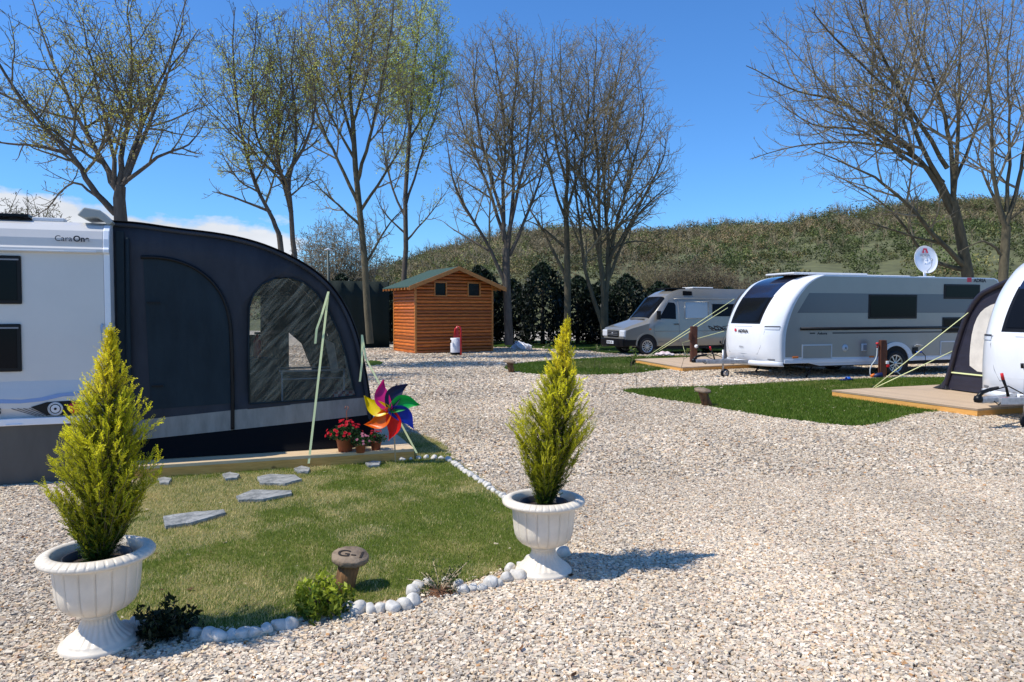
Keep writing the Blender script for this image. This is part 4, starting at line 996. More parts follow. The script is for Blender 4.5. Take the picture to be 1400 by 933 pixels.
for r_ in ((1096, 471, 1137, 491), (1285, 466, 1345, 485)):
    x0, x1, z0, z1 = side_rect(*r_); m = MB(); d_ = .035
    m.box(x0, x1, -.018, -.006, z1 - d_, z1); m.box(x0, x1, -.018, -.006, z0, z0 + d_ * .6); m.box(x0, x0 + d_ * .8, -.018, -.006, z0 + d_ * .6, z1 - d_); m.box(x1 - d_ * .8, x1, -.018, -.006, z0 + d_ * .6, z1 - d_); h = m.build('service_hatch', M_trimw, c2)
    m = MB(); m.box(x0 + .03, x1 - .03, -.012, -.006, z0 + .02, z1 - .04); m.build('hatch_lid', M_side, h)
xa = side_rect(1150, 471, 1160, 481); m = MB(); m.lathe([(.001, .03), (.05, .03), (.09, .012), (.09, 0)], 24, M=Matrix.Translation(((xa[0] + xa[1]) / 2, -.006, (xa[2] + xa[3]) / 2)) @ Matrix.Rotation(R(90), 4, 'X')); v_ = m.build('round_vent', M_trimw, c2)
m = MB(); m.lathe([(.001, .033), (.03, .033), (.03, .028)], 16, M=Matrix.Translation(((xa[0] + xa[1]) / 2, -.006, (xa[2] + xa[3]) / 2)) @ Matrix.Rotation(R(90), 4, 'X')); m.build('vent_cap', M_gprint, v_)
xa = side_rect(1177, 470, 1184, 480); m = MB(); m.box(xa[0], xa[1], -.03, -.006, xa[2], xa[3]); v_ = m.build('water_inlet', M_trimw, c2, bevel=.01); m = MB(); m.box(xa[0] + .05, xa[1] - .01, -.034, -.028, xa[2] + .02, xa[3] - .03); m.build('inlet_lid', M_gprint, v_)
for r_ in ((1083, 488, 1091, 490), (1188, 487, 1195, 489)):
    xa = side_rect(*r_); m = MB(); m.box(xa[0], xa[1], -.022, -.006, xa[2], xa[3] + .01); m.build('side_marker', M_amber, c2, bevel=.008)
# skirt rail
m = MB(); m.box(.02, L2 + .02, -.014, .03, .40, .50); m.build('skirt_rail', M_capw, c2, bevel=.01)
m = MB(); m.box(.8, L2 - .2, .05, CW - .05, .30, .40); m.build('chassis', M_chass, c2)
m = MB(); m.prism([(.75, .40), (1.1, .33), (3.2, .33), (3.45, .40)], -.006, .05, 'y'); m.build('side_skirt', M_trimw, c2)
# wheel and arch
wx = s2(1223, 497)[0]; wr = .335; 
m = MB(); pts = [(wx + .43 * math.cos(a), .40 + .42 * math.sin(a)) for a in [math.pi * k / 20 for k in range(21)]]; m.sheet([pts + [(wx - .43, .10), (wx + .43, .10)]], lambda a, b: (a, -.020, b)); m.build('wheel_well', M_chass, c2)
m = MB(); o_ = [(wx + .58 * math.cos(math.pi * k / 20), .40 + .50 * math.sin(math.pi * k / 20)) for k in range(21)]; i_ = [(wx + .43 * math.cos(math.pi * k / 20), .40 + .40 * math.sin(math.pi * k / 20)) for k in range(21)]
m.sheet([o_ + i_[::-1]], lambda a, b: (a, -.03, b)); m.build('wheel_arch', M_capw, c2, solid=.03)
wheel(c2, wx, -.025, wr, wr)
wheel(c2, wx, CW - .17, wr, wr)
# socket flap and cable
xa = side_rect(1247, 475, 1254, 484); m = MB(); m.box(xa[0], xa[1], -.03, -.006, xa[2], xa[3]); sk_ = m.build('power_inlet', M_black, c2, bevel=.006)
m = MB(); m.grid(lambda u, v: (xa[0] + (xa[1] - xa[0]) * (u * 1.3 + .1), -.03 - .10 * v, xa[3] + .02 + .06 * v * (1 - .4 * u)), 5, 3); m.build('flap', M_trimw, sk_, solid=.008)
m = MB(); m.tube([((xa[0] + xa[1]) / 2, -.03, xa[2] + .05), (xa[1] + .05, -.10, xa[2] + .05)], .025, 8); m.build('plug', M_blue, sk_)
m = MB(); q0 = xa[1] + .05; m.tube([(q0, -.10, xa[2] + .05), (q0 + .10, -.12, xa[2] - .05), (q0 + .12, -.12, .3), (q0 + .05, -.15, .02)], .010, 6); m.build('cable', M_black, sk_)
# steadies
def steady(par, x, y):
    m = MB(); m.tube([(x, y, .36), (x - .22, y, .03)], .022, 6); m.box(x - .30, x - .14, y - .05, y + .05, .01, .03); m.tube([(x - .3, y, .36), (x - .14, y, .12)], .012, 5); m.build('corner_steady', M_chass, par)
steady(c2, 1.0, .12); steady(c2, 1.0, CW - .15); steady(c2, L2 - .5, .12)
def drawbar(par, L_=1.35, back=.6):
    y0 = CW / 2; m = MB()
    for s_ in (-1, 1): m.prism([(-L_, y0 + s_ * .05), (back, y0 + s_ * .52), (back, y0 + s_ * .58), (-L_, y0 + s_ * .10)], .36, .46, 'z')
    d_ = m.build('drawbar', M_galv, par, bevel=.008)
    m = MB(); m.box(-L_ - .30, -L_ + .15, y0 - .055, y0 + .055, .385, .475); m.build('coupling_housing', M_galv, d_, bevel=.02)
    m = MB(); m.lathe([(.001, .06), (.05, .05), (.062, 0), (.05, -.04), (.001, -.05)], 16, M=Matrix.Translation((-L_ - .33, y0, .44))); m.tube([(-L_ - .36, y0, .46), (-L_ - .26, y0, .54), (-L_ - .08, y0, .58), (-L_ + .06, y0, .60)], [.03, .032, .026, .018], 8); m.build('coupling_head', M_black, d_)
    m = MB(); m.tube([(-L_ + .30, y0 + .02, .46), (-L_ + .26, y0 + .02, .58), (-L_ + .18, y0 + .02, .72)], [.022, .018, .022], 8); h = m.build('handbrake', M_black, d_)
    m = MB(); m.tube([(-L_ + .185, y0 + .02, .71), (-L_ + .155, y0 + .02, .80)], [.024, .020], 8); m.build('grip', M_red, h)
    m = MB(); m.tube([(-L_ + .45, y0 - .13, .16), (-L_ + .45, y0 - .13, .72)], .026, 10); m.box(-L_ + .40, -L_ + .50, y0 - .16, y0 - .08, .36, .48); j = m.build('jockey_wheel', M_galv, d_)
    m = MB(); m.tube([(-L_ + .45, y0 - .13, .72), (-L_ + .45, y0 - .13, .78), (-L_ + .40, y0 - .13, .88), (-L_ + .37, y0 - .13, .90)], .009, 6); m.tube([(-L_ + .37, y0 - .13, .88), (-L_ + .36, y0 - .13, .95)], .022, 8); m.build('crank', M_black, j)
    MX = Matrix.Translation((-L_ + .52, y0 - .16, .115)) @ Matrix.Rotation(R(90), 4, 'X')
    m = MB(); m.lathe([(.07, .0), (.10, .0), (.115, -.02), (.115, -.07), (.10, -.09), (.07, -.09)], 28, M=MX); m.build('tyre', M_rubber, j)
    m = MB(); m.lathe([(.001, .0), (.02, .0), (.022, -.02)], 12, M=MX); m.lathe([(.062, .004), (.074, .004), (.074, -.06)], 24, M=MX)
    for k in range(5): m.box(.01, .07, -.008, .008, -.015, .003, MX @ Matrix.Rotation(k * 1.2566, 4, 'Z'))
    m.build('hub', M_galv, j)
    m = MB(); m.tube([(-L_ + .1, y0 - .06, .44), (-L_ - .05, y0 - .1, .36), (-L_ - .12, y0 - .08, .42)], .008, 5); m.tube([(-L_ + .6, y0, .48), (-L_ + .2, y0 - .05, .62), (-L_ - .1, y0, .55)], .010, 5); m.build('tow_cable', M_black, d_)
    m = MB(); m.box(-L_ + .02, -L_ + .18, y0 - .075, y0 - .058, .395, .46); m.build('warning_label', M_red, d_)
    return d_
drawbar(c2, 1.5, .6)
# roof fittings and dish
m = MB(); m.box(.55, 2.9, .35, 1.5, 2.64, 2.70); m.build('roof_window', M_trimw, c2, bevel=.03)
m = MB(); m.box(3.0, 4.6, .6, 1.4, 2.62, 2.68); m.build('roof_hatch', M_trimw, c2, bevel=.03)
dy = 1.0; dd = (O2[0] - math.sin(B2) * dy, O2[1] + math.cos(B2) * dy); dx_, dz_ = V(1266, 355, dd, B2)
t = thing('satellite_dish', 'round white satellite dish with red mark on the caravan roof', 'satellite dish', (dd[0] + math.cos(B2) * dx_, dd[1] + math.sin(B2) * dx_, 2.62), 0)
hz = dz_ - 2.62; rd = 19 * (dd[1] + 1.4) / F
MX = Matrix.Translation((0, 0, hz)) @ Matrix.Rotation(R(14), 4, 'Z') @ Matrix.Rotation(R(82), 4, 'X')
m = MB(); m.lathe([(.001, -.05), (rd * .5, -.035), (rd * .8, -.012), (rd, .0), (rd * 1.01, .008)], 40, M=MX); ds = m.build('reflector', M_white, t, solid=.008)
m = MB(); m.tube([(0, .02, .04), (0, .10, hz * .5), (0, .06, hz)], [.04, .035, .03], 8); m.box(-.22, .22, -.1, .3, .0, .07); m.build('base', M_white, t, bevel=.02)
m = MB(); m.tube([(.02, -.02, hz - rd * .9), (-.02, -.32, hz - rd * .55), (-.04, -.38, hz - rd * .1)], .012, 6); m.tube([(-.04, -.38, hz - rd * .15), (-.04, -.34, hz)], [.03, .02], 8); m.build('feed_arm', M_galv, t)
m = MB(); q = MX @ Vector((0, rd * .62, -.018)); 
for (a, b) in ((-.10, -.04), (.04, .10)): m.prism([(a, 0), (b, 0), ((a + b) / 2 * .5 + (.02 if b > 0 else -.02), .12), ((a + b) / 2 * .5 + (-.02 if b > 0 else -.0), .12)], -.004, .004, 'y')
m.box(-.05, .05, -.004, .004, .09, .13); o = m.build('emblem', M_logo, ds); o.matrix_local = MX @ Matrix.Translation((0, rd * .48, .0)) @ Matrix.Rotation(R(-90), 4, 'X')
text('ADRIA', .11, M_gprint, ds, MX @ Vector((-.19, rd * .22, .006)), (MX @ Matrix.Identity(4)).to_euler())

# right hand caravan, only its nose in view
B3 = R(20); O3 = (8.55, 10.0)
c3 = make_caravan((O3[0], O3[1], 0), B3, 6.2, 'white caravan nose with tow coupling at the right edge, in front of the purple awning', False)
m = MB(); m.box(.02, 6.2, -.014, .03, .40, .50); m.build('skirt_rail', M_capw, c3, bevel=.01)
m = MB(); m.box(.8, 6.0, .05, CW - .05, .30, .40); m.build('chassis', M_chass, c3)
wheel(c3, 3.6, -.025, .335, .335); wheel(c3, 3.6, CW - .17, .335, .335)
steady(c3, 1.0, .12); steady(c3, 1.0, CW - .15)
drawbar(c3, 1.25, .6)

def fr3(px, py, Y): return P(px, py, Y)
# deck of the right hand pitch
Dk = lambda pts: pts
def deck_poly(name, label, corners, h, mt):
    c0 = Vector(corners[0]); ang = math.atan2(corners[1][1] - c0.y, corners[1][0] - c0.x); t = thing(name, label, 'deck', (c0.x, c0.y, 0), ang)
    rot = Matrix.Rotation(-ang, 2); loc = [tuple(rot @ (Vector(c) - c0)) for c in corners]
    m = MB(); m.prism(loc, h - .035, h, 'z'); m.build('deck_top', mt, t, bevel=.003)
    cx = sum(p[0] for p in loc) / len(loc); cy = sum(p[1] for p in loc) / len(loc)
    m = MB(); m.prism([(cx + (p[0] - cx) * .997, cy + (p[1] - cy) * .997) for p in loc], .02, h - .036, 'z'); m.build('deck_fascia', M_fascia, t)
    return t
a = G(1137, 543); b = G(1336, 571); d = Vector((b.x - a.x, b.y - a.y)).normalized(); n_ = Vector((-d.y, d.x)); 
if n_.x < 0: n_ = -n_
deck_poly('wooden_deck', 'tan timber deck with one corner on the right hand lawn, by the purple awning', [(a.x, a.y), (b.x, b.y), (b.x + n_.x * .3, b.y + n_.y * .3), (b.x + n_.x * 4 , b.y + n_.y * 4), (a.x + n_.x * 4.5, a.y + n_.y * 4.5)], .14, M_deckb)
a = G(868, 497); b = G(933, 509); c = G(1056, 503); d2 = c + (a - b)
deck_poly('wooden_deck', 'far timber deck between the silver van and the caravan coupling', [(a.x, a.y), (b.x, b.y), (c.x + (c.x - b.x) * .3, c.y + (c.y - b.y) * .3), (d2.x + (c.x - b.x) * .3, d2.y + (c.y - b.y) * .3)], .14, M_deckb)

# purple awning of the right hand pitch
A3 = Vector((9.05, 12.75)); E3 = Vector((8.60, 15.05)); ang3 = math.atan2(E3.y - A3.y, E3.x - A3.x)
v3 = lambda px, py: V(px, py, (A3.x, A3.y), ang3)
t = thing('caravan_awning', 'dark purple awning with pale side panel behind the right edge caravan', 'awning', (A3.x, A3.y, 0), ang3)
op = sm([(0.0, 2.45)] + [v3(*p) for p in ((1352, 396), (1340, 404), (1329, 420), (1320, 438), (1313, 460), (1307, 480), (1301, 505), (1292, 531))], 2)
op3 = op
loop = [(0.0, .15)] + op
w3 = sm([v3(*p) for p in ((1370, 512), (1326, 507), (1326, 480), (1330, 450), (1338, 430), (1350, 419), (1370, 412))], 1)
w3 = [p for p in w3 if p[0] > .03]
if len(w3) > 3:
    q = MB(); q.sheet([loop, w3], lambda a, b: (a, .0, b)); q.build('end_wall', M_navyp, t, solid=.004)
    q = MB(); q.sheet([w3], lambda a, b: (a, .004, b)); q.build('pale_panel', M_lightf, t, solid=.004)
else:
    q = MB(); q.sheet([loop], lambda a, b: (a, 0, b)); q.build('end_wall', M_navyp, t, solid=.004)
m = MB(); m.grid(lambda u, v: (seq(op3, u)[0] + .03 * math.sin(v * 9) * .4, -v * 3.6 - .0, seq(op3, u)[1]), 30, 14); m.build('roof', M_navyp, t, solid=.004)
m = MB(); m.tube([(p[0], .02, p[1] - .01) for p in op3], .05, 8); m.build('air_beam', M_navyp, t)
a, b = v3(1299, 509), v3(1372, 512); m = MB(); m.box(min(a[0], .05), a[0], .0, .03, a[1] - .012, a[1] + .012); m.build('neon_piping', M_strap, t)
m = MB(); a = op3[-1]; m.prism([(a[0] - .1, .15), (a[0] + .28, .15), (a[0] + .05, .24), (a[0] - .05, .36)], -.04, .06, 'y'); m.build('foot', M_navy, t, bevel=.01)
lo3 = t
# end wall normal must face the camera side; guy ropes
def rope(pts, label, r=.009):
    o = Vector(pts[-1]); t = thing('guy_rope', label, 'guy rope', o); m = MB(); m.tube([Vector(p) - o for p in pts], r, 5); m.build('rope', M_strap, t)
    m = MB(); m.tube([(0, 0, -.02), (.01, 0, .06)], .008, 6); m.build('peg', M_black, t)
a1 = v3(1330, 423); W3 = lambda a: Vector((A3.x + math.cos(ang3) * a[0], A3.y + math.sin(ang3) * a[0], a[1]))
an = G(1193, 531, .14)
rope([W3(a1), an], 'upper neon guy rope from the purple awning to the tan deck')
rope([W3(v3(1303, 480)), an + Vector((.05, .02, 0))], 'lower neon guy rope from the purple awning to the tan deck')
an = G(883, 489, .14)
ty = 23.4
rope([P(1004, 409, ty), an], 'upper neon guy rope running from behind the caravan to the far deck', .011)
rope([P(995, 421, ty), an + Vector((.08, .0, 0))], 'middle neon guy rope running from behind the caravan to the far deck', .011)
rope([P(990, 453, ty), G(900, 487, .14) + Vector((.9, .3, .45)), G(938, 488, .14)], 'low slack neon guy rope behind the brown power post', .009)
# awning on the far side of the long caravan
p = Vector((7.95, 21.15, 0))
t = thing('caravan_awning', 'black awning edge showing behind the nose of the long caravan', 'awning', (p.x, p.y, 0), B2)
pr = sm([(-.75, .15), (-.62, 1.0), (-.45, 1.7), (-.22, 2.2), (.25, 2.45), (1.1, 2.62)], 2)
m = MB(); m.prism(pr + [(1.1, .15)], -.1, 2.2, 'y'); m.build('shell', M_navy, t)
m = MB(); m.tube([(x, -.1, z) for x, z in pr], .05, 8); m.build('air_beam', M_navyp, t)

# ------------------------------------------------------------------ silver van
def make_van(loc, rz):
    t = thing('camper_van', 'silver high roofed camper van parked before the dark trees', 'van', loc, rz)
    # stations along the length: x, roof z, half width at sill, at waist, at roof, shoulder z
    st = [(-.04, .95, .80, .84, .80, .80), (.02, 1.06, .92, .93, .80, .95), (.30, 1.16, .96, .96, .78, 1.05), (.98, 1.36, .965, .965, .76, 1.22), (1.10, 1.42, .965, .965, .80, 1.25), (1.45, 1.82, .965, .95, .82, 1.32), (1.80, 2.24, .965, .935, .79, 1.34), (1.98, 2.36, .965, .93, .78, 1.36), (2.25, 2.50, .965, .93, .76, 1.36), (2.6, 2.60, .965, .93, .76, 1.36), (3.2, 2.62, .965, .93, .78, 1.36), (6.3, 2.62, .965, .93, .78, 1.36), (6.45, 2.5, .95, .92, .76, 1.36)]
    W_ = .965
    def sec(s):
        x, zt, a, b, c, sh = s; half = [(a * .96, .34), (a, .46), (a + .005, .70), (b, sh * .5 + .35), (b, sh), (b * .3 + c * .7, sh + (zt - sh) * .72), (c, zt - (zt - sh) * .14), (c * .9, zt - .02), (c * .5, zt), (0, zt + .012)]
        left = [(x, W_ - y, z) for y, z in half]; right = [(x, W_ + y, z) for y, z in reversed(half[:-1])]
        return left + right
    ss = [sec(s) for s in st]; m = MB(); n = len(ss[0]); vs = [p for s in ss for p in s]; fs = []
    for i in range(len(ss) - 1):
        for k in range(n - 1): fs.append((i * n + k, i * n + k + 1, (i + 1) * n + k + 1, (i + 1) * n + k))
    m.add(vs, fs, True); m.f.append(tuple(range(n))); m.sm.append(False); m.f.append(tuple((len(ss) - 1) * n + k for k in range(n))); m.sm.append(False)
    body = m.build('body', M_silver, t); md = body.modifiers.new('es', 'EDGE_SPLIT'); md.split_angle = R(38)
    # y on the near side for given x,z by interpolation in stations
    def ys(x, z, off=.012):
        for i in range(len(st) - 1):
            if st[i][0] <= x <= st[i + 1][0]: break
        f_ = (x - st[i][0]) / (st[i + 1][0] - st[i][0]); A_, B_ = ss[i], ss[i + 1]; pts = [tuple(A_[k][j] * (1 - f_) + B_[k][j] * f_ for j in range(3)) for k in range(10)]
        for k in range(9):
            if pts[k][2] <= z <= pts[k + 1][2] + 1e-6: g_ = (z - pts[k][2]) / (pts[k + 1][2] - pts[k][2] + 1e-9); return pts[k][1] * (1 - g_) + pts[k + 1][1] * g_ - off
        return pts[9][1] - off
    def sidepoly(par, name, m_, pts, off=.012):
        q = MB()
        flat = [Vector((p[0], p[1], 0)) for p in pts]
        q2 = tri_sheet([pts], lambda a, b: (a, ys(a, b, off), b), 2); o = q2.build(name, m_, par); return o
    # windscreen between x 1.12..1.85
    def ws(u, v, off=.0):
        x = 1.13 + .70 * u; i = 4 if x < 1.45 else 5; f_ = (x - st[i][0]) / (st[i + 1][0] - st[i][0]); zt = st[i][1] + (st[i + 1][1] - st[i][1]) * f_; c = st[i][4] + (st[i + 1][4] - st[i][4]) * f_
        y = (v - .5) * 2 * (c + .02); k = abs(v - .5) * 2
        return Vector((x - .012 + .0 * k, W_ + y * .93, zt + .016 - .055 * k ** 6))
    m = MB(); m.grid(ws, 12, 14); m.build('windscreen', M_glass, t)
    m = MB(); m.box(1.0, 1.12, W_ - .55, W_ + .55, 1.385, 1.41); m.build('wiper_cowl', M_black, t)
    dp = [(1.30, 1.20), (1.30, .60), (1.62, .55), (2.38, .50), (2.40, 2.05), (2.36, 2.12), (1.98, 2.12), (1.42, 1.38)]
    m = MB(); m.tube([(a, ys(a, b, .004), b) for a, b in [(1.24, .95), (1.35, .5), (2.38, .5), (2.40, 1.4), (2.38, 2.12), (1.95, 2.14), (1.38, 1.42), (1.24, 1.2), (1.24, .95)]], .007, 4); dj = m.build('door', M_gprint, t)
    sidepoly(dj, 'door_window', M_glass, [(1.48, 1.42), (2.24, 1.40), (2.26, 1.95), (2.20, 2.04), (1.94, 2.06)])
    m = MB(); m.tube([(2.16, ys(2.16, 1.20) - .03, 1.2), (2.34, ys(2.34, 1.2) - .03, 1.2)], .02, 6); m.build('door_handle', M_black, dj)
    m = MB(); m.box(1.30, 1.42, -.20, -.06, 1.38, 1.72); m.tube([(1.42, .02, 1.42), (1.38, -.12, 1.45)], .02, 6); m.build('mirror', M_black, t, bevel=.03)
    sidepoly(t, 'panel_recess', mat('silver_recess', (.40, .41, .41), .3, metal=.5, coat=.4), [(2.68, 1.44), (3.72, 1.44), (3.74, 2.06), (2.72, 2.06)], .006)
    m = MB(); m.tube([(a, ys(a, b, .008), b) for a, b in [(2.66, 1.42), (3.74, 1.42), (3.78, 2.08), (2.70, 2.08), (2.66, 1.42)]], .010, 4); m.build('panel_bead', M_silver, t)
    sidepoly(t, 'side_window', M_glass, [(3.95, 1.50), (5.9, 1.50), (5.9, 2.0), (3.97, 2.0)], .014)
    sidepoly(t, 'roof_window', M_glass, [(2.62, 2.34), (3.04, 2.34), (3.06, 2.50), (2.66, 2.52)], .02)
    m = MB(); m.tube([(x, ys(x, .92, .006), .92) for x in (1.3, 2.0, 3.0, 4.0, 5.0, 6.2)], .012, 4); m.tube([(x, ys(x, 2.2, .004), 2.2) for x in (2.2, 3.0, 4.0, 5.0, 6.2)], .014, 4); m.build('body_crease', M_silver, t)
    for k in range(3): pass
    m = MB(); 
    for k in range(5):
        x = 4.0 + k * .28; q = [(x + .26 * math.sin(j * .9), ys(x, 1.0, .014), 1.02 + .10 * math.cos(j * 1.3 + k)) for j in range(8)]; m.tube(q, .016, 4)
    m.tube([(3.8, ys(4, 1.0, .014), 1.02), (4.3, ys(4, 1.0, .014), .96)], .01, 4); m.build('black_ornament', M_print, t)
    # front end
    m = MB(); m.grid(lambda u, v: (-.16 + .10 * abs(2 * u - 1) ** 4 + .03 * v, W_ + (u - .5) * 1.86, .36 + .28 * v), 16, 3); m.box(-.12, .2, .03, 1.9, .34, .62); m.box(-.05, .62, -.012, .1, .36, .60); m.build('bumper', M_black, t, bevel=.02)
    m = MB(); m.box(-.07, -.0, W_ - .46, W_ + .46, .70, .94); gr = m.build('grille', M_black, t, bevel=.02)
    m = MB()
    for z in (.76, .82, .88): m.box(-.085, -.07, W_ - .44, W_ + .44, z, z + .014)
    m.lathe([(.001, .02), (.055, .015), (.06, 0)], 20, M=Matrix.Translation((-.078, W_, .83)) @ Matrix.Rotation(R(-90), 4, 'Y')); m.build('grille_bar', M_gprint, gr)
    for y0, y1 in ((.05, .46), (1.47, 1.88)):
        m = MB(); m.box(-.06 if y0 < 1 else -.06, .12, y0, y1, .70, .97); m.build('headlight', M_lampw, t, bevel=.04)
    m = MB(); m.box(-.185, -.165, W_ - .28, W_ + .28, .43, .55); pt = m.build('number_plate', M_white, t)
    text('52 RN 105', .10, M_print, pt, (-.188, W_ + .25, .455), (R(90), 0, R(-90)), bold=.002)
    m = MB(); m.box(1.02, 1.10, -.02, .01, .98, 1.03); m.build('indicator', M_amber, t)
    # wheels
    for x in (.92, 4.9):
        m = MB(); pts = [(x + .44 * math.cos(math.pi * k / 16), .38 + .44 * math.sin(math.pi * k / 16)) for k in range(17)]; m.sheet([pts + [(x - .44, .30), (x + .44, .30)]], lambda a, b: (a, -.012, b)); m.build('wheel_well', M_chass, t)
        m = MB(); o_ = [(x + .50 * math.cos(math.pi * k / 16), .38 + .51 * math.sin(math.pi * k / 16)) for k in range(17)]; m.sheet([o_ + pts[::-1]], lambda a, b: (a, -.016, b)); m.build('wheel_arch', M_silver, t, solid=.02)
        wheel(t, x, -.015, .34, .34, spokes=12); wheel(t, x, 1.75, .34, .34, spokes=12)
    m = MB(); m.box(.5, 6.2, .1, 1.8, .22, .36); m.build('chassis', M_chass, t)
    m = MB(); m.box(3.3, 4.3, .5, 1.3, 2.63, 2.69); m.build('roof_vent', M_trimw, t, bevel=.03); m = MB(); m.box(1.6 + .6, 2.9, .4, 1.5, 2.60, 2.645); m.build('roof_panel', M_black, t)
    return t
make_van((4.38, 28.4, 0), R(20))

# ------------------------------------------------------------------ shed
As = G(568, 484.5); aS = R(28); vS = lambda px, py: V(px, py, (As.x, As.y), aS)
t = thing('log_shed', 'small varnished log cabin shed with two little windows and green roof', 'shed', (As.x, As.y, 0), aS)
SW = vS(673, 470)[0]; SD = 2.5; ZE = vS(568, 389)[1]; ZR = vS(622, 367)[1] - .02; xr = SW / 2
def gable(x): return ZE + (ZR - ZE) * (1 - abs(x - xr) / xr)
def xlim(z):
    if z <= ZE: return 0, SW
    k = (z - ZE) / (ZR - ZE); return xr * k, SW - xr * k
rows = int(ZR / .135)
holes = [side for side in ()]
wz1, wz0 = vS(602, 387)[1], vS(602, 404)[1]; wins = [(vS(594.5, 395)[0], vS(609, 395)[0]), (vS(640, 395)[0], vS(655, 395)[0])]
def log_rows(y, out, spans):
    m = MB()
    for k in range(rows + 1):
        z = k * .135
        for (a, b, c, d) in spans(z):
            P_ = [(0, 0), (.024, .02), (.038, .05), (.040, .075), (.030, .110), (.008, .130), (0, .135)]
            vs = []; 
            for o_, dz in P_:
                f_ = dz / .135; vs += [(a + (c - a) * f_, y + out * o_, z + dz), (b + (d - b) * f_, y + out * o_, z + dz)]
            m.add(vs, [(2 * i, 2 * i + 1, 2 * i + 3, 2 * i + 2) for i in range(6)], True)
    return m
def fspan(z):
    a, b = xlim(z); c, d = xlim(z + .135)
    if b <= a + .02: return []
    c = min(c, xr); d = max(d, xr)
    sp = [(a, b, c, d)]
    if z + .07 > wz0 and z + .07 < wz1:
        sp = [(a, wins[0][0], c, wins[0][0]), (wins[0][1], wins[1][0], wins[0][1], wins[1][0]), (wins[1][1], b, wins[1][1], d)]
    return sp
m = log_rows(0, -1, fspan); m.sm = [True] * len(m.sm); m.build('front_wall', M_shed, t)
m = MB(); q = log_rows(0, -1, lambda z: [(0, SD, 0, SD)] if z + .135 <= ZE + .1 else [])
m.add([(v[1], v[0], v[2]) for v in q.v], q.f, True); m.build('side_wall', M_shed, t)
m = MB(); m.add([(SW - v[1], v[0], v[2]) for v in q.v], q.f, True); m.build('side_wall', M_shed, t)
m = MB(); m.prism([(.02, 0), (SW - .02, 0), (SW - .02, ZE - .02), (xr, ZR - .04), (.02, ZE - .02)], .06, SD, 'y'); m.build('inner_wall', M_chass, t)
m = MB()
for x, y in ((-.03, -.03), (SW - .05, -.03)): m.box(x, x + .08, y - .02, y + .06, 0, ZE + .02)
m.box(-.045, .03, SD - .05, SD + .03, 0, ZE); m.build('corner_post', M_shedt, t)
for a, b in wins:
    m = MB(); d_ = .045; m.box(a - d_, b + d_, -.06, -.0, wz1, wz1 + d_); m.box(a - d_, b + d_, -.06, 0, wz0 - d_, wz0); m.box(a - d_, a, -.06, 0, wz0, wz1); m.box(b, b + d_, -.06, 0, wz0, wz1); w_ = m.build('window', M_shedt, t)
    m = MB(); m.box(a, b, .0, .02, wz0, wz1); m.build('pane', M_glass, w_)
OV = .42; sl_ = (ZR - ZE) / xr; oy0, oy1 = -.45, SD + .3
for s_ in (-1, 1):
    xe_ = xr + s_ * (xr + OV); ze_ = ZR - sl_ * (xr + OV)
    m = MB(); m.prism([(xr, ZR + .03), (xe_, ze_ + .03), (xe_, ze_ + .07), (xr, ZR + .07)], oy0, oy1, 'y'); rf = m.build('roof', M_shing, t)
    m = MB(); m.prism([(xr, ZR - .09), (xe_, ze_ - .09), (xe_, ze_ + .075), (xr, ZR + .075)], oy0 - .03, oy0 - .002, 'y'); m.build('barge_board', M_shedt, rf)
    m = MB()
    for k in range(9):
        y = oy0 + .1 + k * (oy1 - oy0 - .2) / 8; m.prism([(xr + s_ * xr * .97, ZR - sl_ * xr - .06), (xe_, ze_ - .06), (xe_, ze_ + .028), (xr + s_ * xr * .97, ZR - sl_ * xr + .028)], y, y + .06, 'y')
    m.build('rafter_end', M_shedt, rf)
m = MB(); m.prism([(xr - .16, ZR - .10), (xr + .16, ZR - .10), (xr, ZR - .03)], -.07, -.045, 'y'); m.build('gable_vent', M_chass, t)

# extinguisher point in front of the shed
p = G(623, 486.5); t = thing('extinguisher_bin', 'white bin with red hoop stand in front of the log shed', 'bin', (p.x, p.y, 0), R(10))
m = MB(); m.lathe([(.001, .05), (.19, .05), (.2, .08), (.2, .66), (.19, .68), (.17, .68), (.17, .6)], 24); bn = m.build('bin', M_bag, t)
m = MB(); m.lathe([(.201, .05), (.206, .06), (.206, .12), (.201, .13)], 24); m.box(-.22, -.18, -.22, -.16, .50, .62); m.build('base_ring', M_black, bn)
m = MB(); m.tube([(.18, -.22, 0), (.18, -.22, 1.0), (.14, -.22, 1.11), (.05, -.2, 1.13), (-.03, -.18, 1.02), (-.06, -.18, .80)], .036, 8); m.build('hoop', M_red, t)
m = MB(); m.prism([(-.10, .70), (.12, .70), (.10, 1.0), (.03, 1.08), (-.04, .98)], -.17, -.13, 'y'); m.build('sign_plate', M_red, t)
p = G(714, 478); t = thing('white_bag', 'crumpled white bag lying on the grass right of the shed', 'bag', (p.x, p.y, .0))
bm = bmesh.new(); bmesh.ops.create_icosphere(bm, subdivisions=4, radius=1); r = random.Random(4)
for v in bm.verts:
    c = v.co; k = 1 + .22 * math.sin(c.x * 5 + c.y * 3) * math.cos(c.y * 6 - c.z * 4) + .08 * math.sin(c.x * 17 + c.z * 13); v.co = Vector((c.x * .40 * k, c.y * .25 * k, max(-.1, c.z * .22 * k * (1 - .4 * c.x)))) + Vector((0, 0, .1))
me = bpy.data.meshes.new('bag'); bm.to_mesh(me); bm.free(); me.materials.append(M_bag); o = bpy.data.objects.new('bag', me); COL.objects.link(o); o.parent = t
m = MB(); m.tube([(-.25, -.05, .22), (-.33, -.08, .33), (-.28, -.1, .38)], [.03, .03, .02], 6); m.build('tied_end', M_bag, t)

